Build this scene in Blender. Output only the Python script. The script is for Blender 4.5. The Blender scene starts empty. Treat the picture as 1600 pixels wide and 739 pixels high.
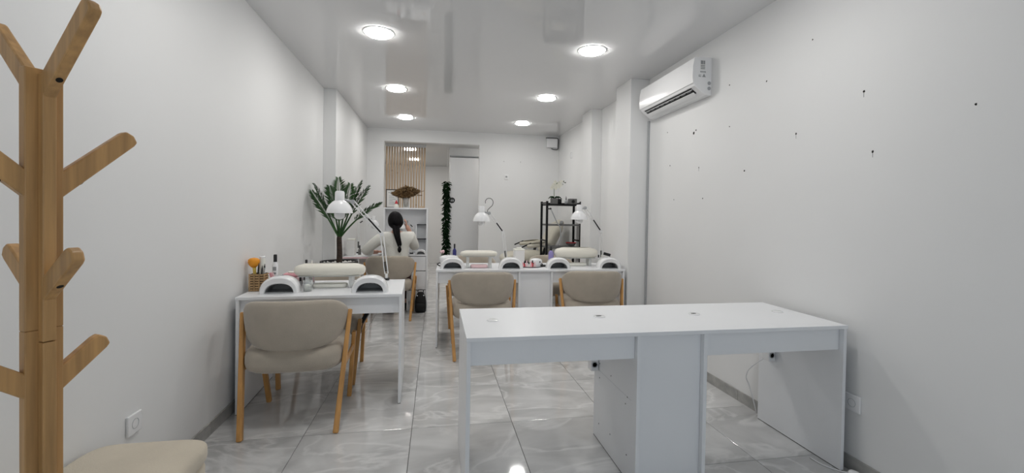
import bpy, bmesh, math, random
from mathutils import Vector, Matrix
random.seed(7)
PI = math.pi
scene = bpy.context.scene
COL = scene.collection

# ------------------------------------------------------------------ camera, world, exposure
cam_d = bpy.data.cameras.new('camera')
cam_d.sensor_width = 36.0
cam_d.lens = 680.4 / 1600 * 36.0
cam_d.shift_y = -(369.5 - 345.8) / 1600
cam_d.clip_start = 0.02
cam_o = bpy.data.objects.new('camera', cam_d)
COL.objects.link(cam_o)
cam_o.matrix_world = (Matrix.Translation((0, 0, 1.27)) @ Matrix.Rotation(-0.173, 4, 'Z')
                      @ Matrix.Rotation(PI / 2 - 0.0146, 4, 'X') @ Matrix.Rotation(0.0152, 4, 'Z'))
scene.camera = cam_o

world = bpy.data.worlds.new('sky')
scene.world = world
world.use_nodes = True
world.node_tree.nodes['Background'].inputs[0].default_value = (0.80, 0.90, 1.0, 1)
world.node_tree.nodes['Background'].inputs[1].default_value = 1.4

scene.view_settings.view_transform = 'Standard'
scene.view_settings.look = 'None'
scene.view_settings.gamma = 1.0
scene.view_settings.use_curve_mapping = False
scene.view_settings.exposure = 0.0
LAMP = 63.0          # radiance of the ceiling LED diffusers

# daylight enters by an added, unseen shop window behind the camera; portal only guides sampling
pl = bpy.data.lights.new('window_portal', 'AREA')
pl.shape = 'RECTANGLE'; pl.size = 2.6; pl.size_y = 2.0
pl.cycles.is_portal = True
po = bpy.data.objects.new('window_portal', pl)
COL.objects.link(po)
po.location = (0.4, -1.49, 1.3); po.rotation_euler = (PI / 2, 0, 0)

# ------------------------------------------------------------------ materials
MATS = {}
def mat(name, col, rough=0.5, metal=0.0, coat=0.0, spec=0.5, noise=None, bump=None, trans=0.0, ior=1.45, emit=None, sheen=0.0, alpha=None):
    m = bpy.data.materials.new(name); m.use_nodes = True
    nt = m.node_tree; b = nt.nodes['Principled BSDF']
    b.inputs['Base Color'].default_value = (*col, 1)
    b.inputs['Roughness'].default_value = rough
    b.inputs['Metallic'].default_value = metal
    b.inputs['Coat Weight'].default_value = coat
    b.inputs['Specular IOR Level'].default_value = spec
    b.inputs['Transmission Weight'].default_value = trans
    b.inputs['IOR'].default_value = ior
    b.inputs['Sheen Weight'].default_value = sheen
    if emit:
        b.inputs['Emission Color'].default_value = (*emit[0], 1); b.inputs['Emission Strength'].default_value = emit[1]
    tc = None
    if noise or bump:
        tc = nt.nodes.new('ShaderNodeTexCoord')
    if noise:      # (scale xyz, amount, detail)
        sc, amt, det = noise
        mp = nt.nodes.new('ShaderNodeMapping'); mp.inputs['Scale'].default_value = sc
        n = nt.nodes.new('ShaderNodeTexNoise'); n.inputs['Detail'].default_value = det; n.inputs['Scale'].default_value = 1
        nt.links.new(tc.outputs['Object'], mp.inputs[0]); nt.links.new(mp.outputs[0], n.inputs['Vector'])
        mr = nt.nodes.new('ShaderNodeMapRange'); mr.inputs[1].default_value = 0.3; mr.inputs[2].default_value = 0.7
        mr.inputs[3].default_value = 1 - amt; mr.inputs[4].default_value = 1 + amt
        nt.links.new(n.outputs['Fac'], mr.inputs[0])
        mx = nt.nodes.new('ShaderNodeVectorMath'); mx.operation = 'SCALE'
        mx.inputs[0].default_value = col
        nt.links.new(mr.outputs[0], mx.inputs['Scale']); nt.links.new(mx.outputs[0], b.inputs['Base Color'])
    if bump:       # (scale, strength, distance)
        n2 = nt.nodes.new('ShaderNodeTexNoise'); n2.inputs['Scale'].default_value = bump[0]; n2.inputs['Detail'].default_value = 3
        nt.links.new(tc.outputs['Object'], n2.inputs['Vector'])
        bp = nt.nodes.new('ShaderNodeBump'); bp.inputs['Strength'].default_value = bump[1]; bp.inputs['Distance'].default_value = bump[2]
        nt.links.new(n2.outputs['Fac'], bp.inputs['Height']); nt.links.new(bp.outputs[0], b.inputs['Normal'])
    MATS[name] = m
    return m

mat('wall', (0.80, 0.80, 0.795), 0.55, noise=((0.6, 0.6, 0.6), 0.025, 3), bump=(60, 0.05, 0.002))
mat('ceiling', (0.78, 0.78, 0.785), 0.025, spec=0.75, bump=(0.9, 0.012, 0.02))
mat('ceiling_matte', (0.62, 0.62, 0.61), 0.5)
mat('grout', (0.16, 0.155, 0.15), 0.8)
mat('baseboard', (0.36, 0.355, 0.34), 0.3, noise=((14, 14, 14), 0.22, 6))
mat('desk_white', (0.87, 0.88, 0.895), 0.32, noise=((3, 3, 3), 0.01, 2))
mat('desk_edge', (0.60, 0.61, 0.63), 0.4)
mat('dark_edge', (0.03, 0.03, 0.03), 0.6)
mat('fabric', (0.44, 0.385, 0.315), 0.9, sheen=0.3, noise=((9, 9, 9), 0.07, 4), bump=(260, 0.35, 0.004))
mat('pouf_fabric', (0.61, 0.54, 0.43), 0.9, sheen=0.2, noise=((6, 6, 6), 0.06, 4), bump=(200, 0.3, 0.004))
mat('oak', (0.58, 0.30, 0.095), 0.4, noise=((30, 30, 3), 0.18, 4))
mat('bamboo', (0.50, 0.285, 0.112), 0.38, noise=((45, 45, 2.2), 0.26, 5))
mat('hole', (0.012, 0.010, 0.008), 0.9)
mat('screw', (0.35, 0.33, 0.30), 0.35, metal=1)
mat('white_plastic', (0.86, 0.86, 0.865), 0.22, coat=0.2)
mat('white_metal', (0.82, 0.82, 0.82), 0.3)
mat('grey_plastic', (0.40, 0.41, 0.42), 0.4)
mat('lamp_inside', (0.32, 0.325, 0.33), 0.35)
mat('led_dark', (0.06, 0.06, 0.065), 0.4)
mat('black', (0.012, 0.012, 0.013), 0.4)
mat('black_soft', (0.010, 0.010, 0.011), 0.75)
mat('black_metal', (0.010, 0.010, 0.011), 0.5, spec=0.25)
mat('chrome', (0.75, 0.75, 0.76), 0.2, metal=1)
mat('cream', (0.80, 0.77, 0.68), 0.45, bump=(40, 0.15, 0.004))
mat('cream_leather', (0.62, 0.585, 0.49), 0.4, noise=((4, 4, 4), 0.05, 3))
mat('acrylic', (0.93, 0.95, 0.95), 0.05, trans=0.85, ior=1.2)
mat('frosted', (0.88, 0.90, 0.89), 0.25, trans=0.45, ior=1.3)
mat('glass', (0.93, 0.96, 0.95), 0.02, trans=1.0, ior=1.3)
mat('pink', (0.80, 0.38, 0.42), 0.6)
mat('pale_pink', (0.85, 0.60, 0.62), 0.7)
mat('red', (0.55, 0.03, 0.04), 0.5)
mat('orange', (0.85, 0.33, 0.02), 0.5)
mat('yellow', (0.75, 0.55, 0.12), 0.5)
mat('blue', (0.03, 0.03, 0.16), 0.3)
mat('purple', (0.30, 0.26, 0.55), 0.3)
mat('wicker', (0.42, 0.27, 0.13), 0.6, noise=((60, 60, 20), 0.25, 2))
mat('dark_wicker', (0.10, 0.055, 0.025), 0.7)
mat('leaf', (0.030, 0.085, 0.022), 0.4, noise=((5, 5, 5), 0.35, 2))
mat('leaf_dark', (0.007, 0.024, 0.008), 0.9, spec=0.15, noise=((9, 9, 9), 0.4, 2))
mat('stem_green', (0.075, 0.14, 0.03), 0.5)
mat('trunk', (0.045, 0.030, 0.022), 0.8, noise=((30, 30, 90), 0.4, 3))
mat('pebble', (0.75, 0.73, 0.70), 0.6)
mat('dried', (0.15, 0.088, 0.036), 0.85, noise=((12, 12, 12), 0.4, 2))
mat('slat_wood', (0.56, 0.42, 0.29), 0.6, noise=((20, 20, 1.6), 0.14, 4))
mat('knot', (0.10, 0.05, 0.02), 0.7)
mat('skin', (0.56, 0.31, 0.23), 0.5)
mat('sweater', (0.78, 0.765, 0.71), 0.9, sheen=0.3, noise=((7, 7, 7), 0.05, 3), bump=(90, 0.4, 0.006))
mat('trousers', (0.045, 0.018, 0.018), 0.85)
mat('hair', (0.005, 0.004, 0.005), 0.6, spec=0.15, noise=((60, 60, 8), 0.4, 2))
mat('lips', (0.45, 0.12, 0.11), 0.45)
mat('eye', (0.05, 0.03, 0.02), 0.2)
mat('paper', (0.80, 0.79, 0.77), 0.7)
mat('print_grey', (0.33, 0.34, 0.34), 0.6)
mat('petal', (0.84, 0.83, 0.76), 0.6)
mat('orchid_petal', (0.80, 0.79, 0.70), 0.7)
mat('concrete', (0.16, 0.16, 0.155), 0.8)
mat('led', (1, 1, 1), 0.4, emit=((1.0, 0.985, 0.96), LAMP))
mat('led_rear', (1, 1, 1), 0.4, emit=((1.0, 0.97, 0.93), LAMP * 1.1))
mat('frame_dark', (0.05, 0.04, 0.03), 0.4)
mat('gold', (0.45, 0.33, 0.15), 0.4, metal=1)
mat('window_frame', (0.70, 0.70, 0.70), 0.4)
mat('hair_tie', (0.05, 0.05, 0.05), 0.6)

def window_glass():
    m = bpy.data.materials.new('window_glass'); m.use_nodes = True
    nt = m.node_tree; out = nt.nodes['Material Output']; nt.nodes.remove(nt.nodes['Principled BSDF'])
    t = nt.nodes.new('ShaderNodeBsdfTransparent'); g = nt.nodes.new('ShaderNodeBsdfGlossy'); g.inputs['Roughness'].default_value = 0.02
    x = nt.nodes.new('ShaderNodeMixShader'); x.inputs[0].default_value = 0.08
    nt.links.new(t.outputs[0], x.inputs[1]); nt.links.new(g.outputs[0], x.inputs[2]); nt.links.new(x.outputs[0], out.inputs[0])
    MATS['window_glass'] = m
window_glass()

def marble():
    m = bpy.data.materials.new('marble'); m.use_nodes = True
    nt = m.node_tree; L = nt.links.new; N = nt.nodes.new
    b = nt.nodes['Principled BSDF']
    b.inputs['Roughness'].default_value = 0.055; b.inputs['Specular IOR Level'].default_value = 0.7
    tc = N('ShaderNodeTexCoord'); oi = N('ShaderNodeObjectInfo')
    off = N('ShaderNodeVectorMath'); off.operation = 'SCALE'; off.inputs[0].default_value = (37.0, 61.0, 13.0)
    L(oi.outputs['Random'], off.inputs['Scale'])
    ad = N('ShaderNodeVectorMath'); L(tc.outputs['Object'], ad.inputs[0]); L(off.outputs[0], ad.inputs[1])
    mp = N('ShaderNodeMapping'); mp.inputs['Rotation'].default_value = (0, 0, 0.6); mp.inputs['Scale'].default_value = (1.0, 1.9, 1.0)
    L(ad.outputs[0], mp.inputs[0])
    n1 = N('ShaderNodeTexNoise'); n1.inputs['Scale'].default_value = 2.2; n1.inputs['Detail'].default_value = 9; n1.inputs['Distortion'].default_value = 0.7
    L(mp.outputs[0], n1.inputs['Vector'])
    r1 = N('ShaderNodeValToRGB'); e = r1.color_ramp.elements
    e[0].position = 0.32; e[0].color = (0.50, 0.498, 0.494, 1); e[1].position = 0.70; e[1].color = (0.74, 0.738, 0.732, 1)
    L(n1.outputs['Fac'], r1.inputs[0])
    n2 = N('ShaderNodeTexNoise'); n2.inputs['Scale'].default_value = 1.7; n2.inputs['Detail'].default_value = 6; n2.inputs['Distortion'].default_value = 0.9
    mp2 = N('ShaderNodeMapping'); mp2.inputs['Location'].default_value = (5, 3, 9); L(mp.outputs[0], mp2.inputs[0]); L(mp2.outputs[0], n2.inputs['Vector'])
    r2 = N('ShaderNodeValToRGB'); e = r2.color_ramp.elements
    e[0].position = 0.455; e[0].color = (0, 0, 0, 1); e[1].position = 0.535; e[1].color = (0, 0, 0, 1)
    q = r2.color_ramp.elements.new(0.50); q.color = (1, 1, 1, 1)
    L(n2.outputs['Fac'], r2.inputs[0])
    mk = N('ShaderNodeMath'); mk.operation = 'MULTIPLY'; mk.inputs[1].default_value = 0.55; L(r2.outputs[0], mk.inputs[0])
    mx = N('ShaderNodeMix'); mx.data_type = 'RGBA'; mx.inputs[7].default_value = (0.86, 0.855, 0.845, 1)
    L(mk.outputs[0], mx.inputs[0]); L(r1.outputs[0], mx.inputs[6]); L(mx.outputs[2], b.inputs['Base Color'])
    MATS['marble'] = m
marble()

# ------------------------------------------------------------------ mesh helpers
def box(bm, x0, x1, y0, y1, z0, z1, M=None):
    vs = [bm.verts.new((x, y, z)) for z in (z0, z1) for y in (y0, y1) for x in (x0, x1)]
    for f in ((0, 2, 3, 1), (4, 5, 7, 6), (0, 1, 5, 4), (2, 6, 7, 3), (0, 4, 6, 2), (1, 3, 7, 5)):
        bm.faces.new([vs[i] for i in f])
    if M is not None:
        bmesh.ops.transform(bm, matrix=M, verts=vs)
    return vs

def frame_of(d):
    d = Vector(d).normalized()
    a = Vector((0, 0, 1)) if abs(d.z) < 0.95 else Vector((1, 0, 0))
    u = d.cross(a).normalized(); v = u.cross(d).normalized()
    return u, v

def tube(bm, p0, p1, r0, r1=None, n=10, square=False):
    r1 = r0 if r1 is None else r1
    p0, p1 = Vector(p0), Vector(p1); u, v = frame_of(p1 - p0)
    k = n
    rings = []
    for p, r in ((p0, r0), (p1, r1)):
        rings.append([bm.verts.new(p + (u * math.cos(2 * PI * (i + .5) / k) + v * math.sin(2 * PI * (i + .5) / k)) * r) for i in range(k)])
    for i in range(k):
        bm.faces.new([rings[0][i], rings[0][(i + 1) % k], rings[1][(i + 1) % k], rings[1][i]])
    bm.faces.new(rings[0][::-1]); bm.faces.new(rings[1])

def bar(bm, p0, p1, w0, t0, w1=None, t1=None, side=(1, 0, 0)):
    """rectangular tapered bar; w along `side`, t across it"""
    w1 = w0 if w1 is None else w1; t1 = t0 if t1 is None else t1
    p0, p1 = Vector(p0), Vector(p1); d = (p1 - p0).normalized()
    s = Vector(side); s = (s - d * s.dot(d)).normalized(); t = d.cross(s)
    rr = []
    for p, w, h in ((p0, w0, t0), (p1, w1, t1)):
        rr.append([bm.verts.new(p + s * a * w / 2 + t * b_ * h / 2) for a, b_ in ((-1, -1), (1, -1), (1, 1), (-1, 1))])
    for i in range(4):
        bm.faces.new([rr[0][i], rr[0][(i + 1) % 4], rr[1][(i + 1) % 4], rr[1][i]])
    bm.faces.new(rr[0][::-1]); bm.faces.new(rr[1])

def spline(pts, sub=6):
    P = [Vector(p) for p in pts]; out = []
    for i in range(len(P) - 1):
        a = P[i - 1] if i else P[0] * 2 - P[1]; b = P[i]; c = P[i + 1]; d = P[i + 2] if i + 2 < len(P) else c * 2 - b
        for k in range(sub):
            t = k / sub
            out.append(0.5 * ((2 * b) + (c - a) * t + (2 * a - 5 * b + 4 * c - d) * t * t + (-a + 3 * b - 3 * c + d) * t ** 3))
    out.append(P[-1]); return out

def cable(bm, pts, r, n=6, sub=6):
    S = spline(pts, sub); rings = []; u = None
    for i, p in enumerate(S):
        d = (S[min(i + 1, len(S) - 1)] - S[max(i - 1, 0)]).normalized()
        if u is None: u, v = frame_of(d)
        u = (u - d * u.dot(d)).normalized(); v = d.cross(u)
        rr = r(i / (len(S) - 1)) if callable(r) else r
        rings.append([bm.verts.new(p + (u * math.cos(2 * PI * k / n) + v * math.sin(2 * PI * k / n)) * rr) for k in range(n)])
    for a, b in zip(rings, rings[1:]):
        for k in range(n):
            bm.faces.new([a[k], a[(k + 1) % n], b[(k + 1) % n], b[k]])
    bm.faces.new(rings[0][::-1]); bm.faces.new(rings[-1])

def lathe(bm, prof, n=24, c=(0, 0, 0), close=True):
    rings = []
    for r, z in prof:
        if r < 1e-6: rings.append([bm.verts.new((c[0], c[1], c[2] + z))])
        else: rings.append([bm.verts.new((c[0] + r * math.cos(2 * PI * i / n), c[1] + r * math.sin(2 * PI * i / n), c[2] + z)) for i in range(n)])
    for a, b in zip(rings, rings[1:]):
        for i in range(n):
            j = (i + 1) % n
            if len(a) == 1 and len(b) == 1: continue
            if len(a) == 1: bm.faces.new([a[0], b[j], b[i]])
            elif len(b) == 1: bm.faces.new([a[i], a[j], b[0]])
            else: bm.faces.new([a[i], a[j], b[j], b[i]])
    if close:
        if len(rings[0]) > 1: bm.faces.new(rings[0][::-1])
        if len(rings[-1]) > 1: bm.faces.new(rings[-1])

def pad(bm, w, d, prof, e=4.0, n=40, c=(0, 0, 0), taper=0.0):
    """superellipse slab; prof = [(inset, z)...] bottom to top; taper narrows the -y end"""
    rings = []
    for ins, z in prof:
        a, b = w / 2 - ins, d / 2 - ins; ring = []
        for i in range(n):
            t = 2 * PI * i / n; ct, st = math.cos(t), math.sin(t)
            x = a * math.copysign(abs(ct) ** (2 / e), ct); y = b * math.copysign(abs(st) ** (2 / e), st)
            x *= 1 + taper * (y / d)
            ring.append(bm.verts.new((c[0] + x, c[1] + y, c[2] + z)))
        rings.append(ring)
    for a, b in zip(rings, rings[1:]):
        for i in range(n):
            bm.faces.new([a[i], a[(i + 1) % n], b[(i + 1) % n], b[i]])
    bm.faces.new(rings[0][::-1]); bm.faces.new(rings[-1])

def cushion_prof(h, r, z0=0, bulge=0.0, inner=0.12):
    P = []
    for k in range(5):
        a = PI / 2 * k / 4; P.append((r * (1 - math.sin(a)), z0 + r * (1 - math.cos(a))))
    for k in range(5):
        a = PI / 2 * k / 4; P.append((r * (1 - math.cos(a)), z0 + h - r + r * math.sin(a)))
    P.append((r + inner * .5, z0 + h + bulge * .7)); P.append((r + inner, z0 + h + bulge))
    return P

def obj(name, bm, m, parent=None, smooth=None, bevel=None, loc=None, rot=None):
    bmesh.ops.recalc_face_normals(bm, faces=bm.faces[:])
    me = bpy.data.meshes.new(name); bm.to_mesh(me); bm.free()
    me.materials.append(MATS[m])
    o = bpy.data.objects.new(name, me); COL.objects.link(o)
    if smooth:
        ang = math.cos(smooth) if smooth is not True else -1
        for p in me.polygons: p.use_smooth = True
        if smooth is not True:
            me.set_sharp_from_angle(angle=smooth)
    if bevel:
        bv = o.modifiers.new('bevel', 'BEVEL'); bv.width = bevel; bv.segments = 2; bv.limit_method = 'ANGLE'
    if parent: o.parent = parent
    if loc: o.location = loc
    if rot: o.rotation_euler = rot
    return o

def B(*boxes):
    bm = bmesh.new()
    for b in boxes: box(bm, *b)
    return bm

def tag(o, label, cat, group=None):
    o['label'] = label; o['category'] = cat
    if group: o['group'] = group
    return o

def thing(name, label, cat, loc=(0, 0, 0), rz=0.0, group=None):
    o = bpy.data.objects.new(name, None); COL.objects.link(o)
    o.empty_display_size = 0.1
    o.location = loc; o.rotation_euler = (0, 0, rz)
    return tag(o, label, cat, group)

def copy_thing(root, label, loc, rz=0.0):
    def cp(o, parent):
        c = o.copy(); COL.objects.link(c); c.parent = parent
        for ch in list(o.children): cp(ch, c)
        return c
    r = cp(root, None); r['label'] = label; r.location = loc; r.rotation_euler = (0, 0, rz)
    return r

def struct(name, bm, m, **k):
    o = obj(name, bm, m, **k); o['kind'] = 'structure'; return o

SM = math.radians(40)

# ------------------------------------------------------------------ room shell
XL, XR, YB, ZC = -1.249, 2.098, 7.358, 2.65
XL2 = -1.113
Y0, YR, ZR = -1.5, 11.4, 2.49      # shop front, rear room end, rear room ceiling

floor = struct('floor', B((XL - .15, XR + .15, Y0 - .15, YR + .15, -0.12, -0.004)), 'grout')
G = 0.0016
tile_bm = bmesh.new(); box(tile_bm, -.3 + G, .3 - G, -.3 + G, .3 - G, -0.010, 0.0)
tile0 = obj('tile', tile_bm, 'marble', floor, bevel=0.0012)
first = True
ox, oy = -0.7251, 2.6152
for i in range(-1, 5):
    for j in range(-7, 15):
        x0, x1 = max(ox + .6 * i, XL), min(ox + .6 * (i + 1), XR)
        y0, y1 = max(oy + .6 * j, Y0), min(oy + .6 * (j + 1), YR)
        if x1 - x0 < .02 or y1 - y0 < .02: continue
        t = tile0 if first else tile0.copy()
        if not first: COL.objects.link(t)
        first = False
        t.location = ((x0 + x1) / 2, (y0 + y1) / 2, 0)
        t.scale = ((x1 - x0) / .6, (y1 - y0) / .6, 1)

struct('ceiling', B((XL - .15, XR + .15, Y0 - .15, YB + .02, ZC, ZC + .12)), 'ceiling')
struct('ceiling_rear', B((XL - .15, XR + .15, YB + .14, YR + .15, ZR, ZR + .12)), 'ceiling_matte')
bm = B((XL - .15, XL, Y0, YR, 0, ZC))
wl = struct('wall_left', bm, 'wall')
struct('wall_left_step', B((XL, XL2, 5.16, YB, 0, ZC)), 'wall', bevel=0.004)
wr = struct('wall_right', B((XR, XR + .15, Y0, YR, 0, ZC)), 'wall')
struct('wall_pillar_1', B((1.900, XR, 4.095, 4.457, 0, ZC)), 'wall', bevel=0.004)
struct('wall_pillar_2', B((1.957, XR, 5.36, 5.73, 0, ZC)), 'wall', bevel=0.004)
OX0, OX1, OZ = -0.845, 0.712, 2.445
struct('wall_back', B((XL, OX0, YB, YB + .14, 0, ZC), (OX1, XR, YB, YB + .14, 0, ZC), (OX0, OX1, YB, YB + .14, OZ, ZC)), 'wall')
struct('wall_rear', B((XL, XR, YR, YR + .12, 0, ZR)), 'wall')
# partition with its sliding door in the rear room
struct('wall_partition', B((0.23, XR, 8.06, 8.16, 0, ZR)), 'wall')
d1 = struct('door_1', B((0.245, 1.15, 8.00, 8.04, 0.01, 2.30)), 'white_metal', bevel=0.003)
obj('door_track', B((0.235, 2.05, 8.0, 8.058, 2.315, 2.335)), 'grey_plastic', d1)
bm = bmesh.new(); lathe(bm, [(0.052, 0), (0.052, 0.006)], 28)
sg = obj('door_sign', bm, 'black', d1, loc=(0.285, 8.0, 1.52), rot=(PI / 2, 0, 0))
bm = bmesh.new()
for sx in (-.016, .016):
    tube(bm, (sx, .010, .006), (sx, .010, .008), .006, n=10)
    box(bm, sx - .009, sx + .009, -.018, .003, .006, .008)
obj('sign_mark', bm, 'white_plastic', sg)

# shop front behind the camera: sill, head and jambs around a wide glazed opening, added to let daylight in
struct('wall_front', B((XL, -.9, Y0 - .15, Y0, 0, ZC), (1.7, XR, Y0 - .15, Y0, 0, ZC), (-.9, 1.7, Y0 - .15, Y0, 0, .3), (-.9, 1.7, Y0 - .15, Y0, 2.3, ZC)), 'wall')
w1 = struct('window_added', B((-.9, 1.7, Y0 - .09, Y0 - .03, .3, .36), (-.9, 1.7, Y0 - .09, Y0 - .03, 2.24, 2.3), (-.9, -.84, Y0 - .09, Y0 - .03, .36, 2.24), (1.64, 1.7, Y0 - .09, Y0 - .03, .36, 2.24), (.37, .43, Y0 - .09, Y0 - .03, .36, 2.24)), 'window_frame')
for a, b in ((-.84, .37), (.43, 1.64)):
    obj('pane', B((a, b, Y0 - .062, Y0 - .056, .36, 2.24)), 'window_glass', w1)

# baseboards of the same stone as the floor, in lengths
def baseboard(name, runs):
    root = None
    for (x0, x1, y0, y1) in runs:
        o = obj('baseboard_piece' if root else name, B((x0, x1, y0, y1, 0.0, 0.072)), 'baseboard', root, bevel=0.0015)
        if root is None:
            root = o; o['kind'] = 'structure'
def runs_y(x0, x1, ya, yb):
    out = []; y = ya
    while y < yb - 1e-3:
        e = min(y + .6, yb); out.append((x0, x1, y + .001, e - .001)); y = e
    return out
baseboard('baseboard_left', runs_y(XL, XL + .010, Y0, 5.16) + runs_y(XL2, XL2 + .010, 5.16, YB))
baseboard('baseboard_right', runs_y(XR - .010, XR, Y0, 4.095) + runs_y(1.890, 1.900, 4.095, 4.457) + [(1.89, XR - .01, 4.085, 4.095)] + runs_y(XR - .01, XR, 4.457, 5.36) + runs_y(1.947, 1.957, 5.36, 5.73) + runs_y(XR - .01, XR, 5.73, YB))
baseboard('baseboard_back', [(XL2 + .01, OX0, YB - .01, YB), (OX1, 1.30, YB - .01, YB), (1.302, XR - .01, YB - .01, YB)])

# drill holes left in the right wall
for k, (y, z, r) in enumerate([(2.163, 2.293, 5), (2.509, 2.161, 6), (2.873, 2.241, 6), (1.851, 1.913, 7), (1.389, 1.736, 5), (2.263, 1.777, 6), (3.312, 1.972, 13), (3.28, 1.99, 7), (2.863, 1.937, 5), (3.731, 2.054, 6), (1.798, 1.606, 6), (2.698, 1.600, 8), (3.674, 1.741, 6), (3.23, 1.677, 6), (3.597, 1.429, 6), (3.169, 1.426, 6)]):
    bm = bmesh.new(); r *= .0008
    n = 9; rr = [r * random.uniform(.7, 1.25) for _ in range(n)]
    a = [bm.verts.new((-.0012, rr[i] * math.cos(2 * PI * i / n), rr[i] * 1.15 * math.sin(2 * PI * i / n))) for i in range(n)]
    b = [bm.verts.new((.0, 1.1 * rr[i] * math.cos(2 * PI * i / n), 1.25 * rr[i] * math.sin(2 * PI * i / n))) for i in range(n)]
    for i in range(n): bm.faces.new([a[i], a[(i + 1) % n], b[(i + 1) % n], b[i]])
    bm.faces.new(a)
    if k in (3, 5, 10, 13):      # a torn streak of plaster under the hole
        box(bm, -.0006, 0, -.0007, .0007, -.028, -.004)
    obj('drill_hole', bm, 'hole', wr, loc=(XR, y, z))
for x, z in ((1.13, 2.18), (1.42, 2.18)):
    bm = bmesh.new(); lathe(bm, [(.007, 0), (.007, .002)], 10)
    obj('drill_hole', bm, 'print_grey', bpy.data.objects['wall_back'], loc=(x, YB, z), rot=(PI / 2, 0, 0))

# ------------------------------------------------------------------ ceiling LED lights
def led(label, loc, m='led', r=.102):
    t = thing('ceiling_light', label, 'ceiling light', loc, 0, 'round ceiling LED lights')
    bm = bmesh.new(); lathe(bm, [(r + .016, 0), (r + .014, -.004), (r + .003, -.006), (r + .002, -.001)], 32, close=False)
    obj('trim_ring', bm, 'white_metal', t, smooth=SM)
    bm = bmesh.new(); lathe(bm, [(r, -.001), (r - .001, -.011), (r - .008, -.016), (r * .6, -.018), (0, -.019)], 32, close=False)
    obj('diffuser', bm, m, t, smooth=SM)
rows = [(3.48, 'nearest lit row, before the wall air conditioner'), (4.99, 'middle row of lit ceiling lights'), (6.44, 'farthest row, close to the back wall')]
for y, d in rows:
    led('round white LED ceiling light on the left, ' + d, (-.448, y, ZC))
    led('round white LED ceiling light on the right, ' + d, (1.262, y, ZC))
led('added round LED ceiling light on the left, out of view above the camera, over the front desk row', (-.448, 1.98, ZC))  # extra lamp added out of view to brighten the near walls
led('added round LED ceiling light on the right, out of view above the empty front desk', (1.262, 1.98, ZC))  # its pair, likewise added out of view for the near end
led('lit ceiling light of the rear room, seen higher through the wooden slats', (-.50, 8.45, ZR), 'led_rear', .13)
led('added ceiling light of the passage, unseen behind the back wall right of the doorway', (1.25, 7.76, ZR), 'led_rear', .07)  # unseen lamp added to light the rear door
led('lit ceiling light of the rear room, seen lower through the wooden slats', (-.50, 10.0, ZR), 'led_rear', .13)

# ------------------------------------------------------------------ desks
TH = 0.018
def desk(name, label, w, d, h, loc, rz, cab=None, grommets=()):
    t = thing(name, label, 'desk', loc, rz)          # origin: front left corner on the floor
    z1 = h - TH
    top = obj('tabletop', B((0, w, 0, d, z1, h)), 'desk_white', t, bevel=0.0012)
    for gx, gy, dark in grommets:
        bm = bmesh.new(); lathe(bm, [(.030, 0), (.030, .003), (.027, .004), (0, .004)], 24)
        g = obj('grommet', bm, 'white_plastic', top, smooth=SM, loc=(gx, gy, h))
        if dark:
            bm = bmesh.new(); pad(bm, .030, .014, [(0, 0), (0, .0008)], 2.5, 16)
            obj('cable_slot', bm, 'hole', g, loc=(-.004, 0, .004))
    for x in (0.002, w - TH - .002):
        p = obj('side_panel', B((x, x + TH, .004, d - .004, .004, z1)), 'desk_white', t, bevel=0.001)
        obj('foot_strip', B((x + .001, x + TH - .001, .006, d - .006, 0, .004)), 'dark_edge', p)
    spans = [(TH + .002, w - TH - .002)]
    if cab:
        a, b = cab
        for x in (a, b - TH):
            p = obj('cabinet_panel', B((x, x + TH, .004, d - .04, .004, z1)), 'desk_white', t, bevel=0.001)
            obj('foot_strip', B((x + .001, x + TH - .001, .006, d - .042, 0, .004)), 'dark_edge', p)
        obj('cabinet_front', B((a + TH + .001, b - TH - .001, .030, .046, .03, z1 - .004)), 'desk_white', t, bevel=0.001)
        obj('cabinet_back', B((a + TH, b - TH, d - .06, d - .045, .03, z1)), 'desk_white', t)
        obj('cabinet_floor', B((a + TH, b - TH, .047, d - .06, .05, .066)), 'desk_white', t)
        for zz in (.40,):
            obj('panel_seam', B((a - .0006, a, .06, d - .045, zz, zz + .0015)), 'desk_edge', t)
        for yy, zz in ((.46, .44), (.46, .36), (.46, .10), (.3, .43), (.3, .12), (.1, .40), (.1, .12), (.12, .36)):
            bm = bmesh.new(); lathe(bm, [(.0035, 0), (.0035, .001)], 8)
            obj('cam_bolt', bm, 'black', t, loc=(a, yy, zz), rot=(0, -PI / 2, 0))
        spans = [(TH + .002, a), (b, w - TH - .002)]
    for a, b in spans:
        obj('apron', B((a + .001, b - .001, .030, .046, h - .130, z1 - .003)), 'desk_white', t, bevel=0.001)
    return t

fd = desk('double_desk', 'empty white double desk in the foreground with a bare top', 1.915, .585, .74, (.135, 1.858, 0), 0, (.785, 1.14),
          [(.152, .30, False), (.722, .32, True), (1.27, .32, True), (1.795, .325, False)])
ld = desk('manicure_desk', 'white single manicure desk beside the left wall', 1.0, .66, .735, (-1.214, 2.928, 0), math.radians(2.2))
md = desk('double_manicure_desk', 'white double manicure desk crowded with nail lamps in the middle of the room', 1.868, .60, .74, (.006, 4.158, 0), math.radians(-2.0), (.79, 1.13))

def on(deskobj, lx, ly, z):
    """world point from a point in a desk's own plan"""
    a = deskobj.rotation_euler[2]; L = deskobj.location
    return (L.x + lx * math.cos(a) - ly * math.sin(a), L.y + lx * math.sin(a) + ly * math.cos(a), z)

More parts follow.
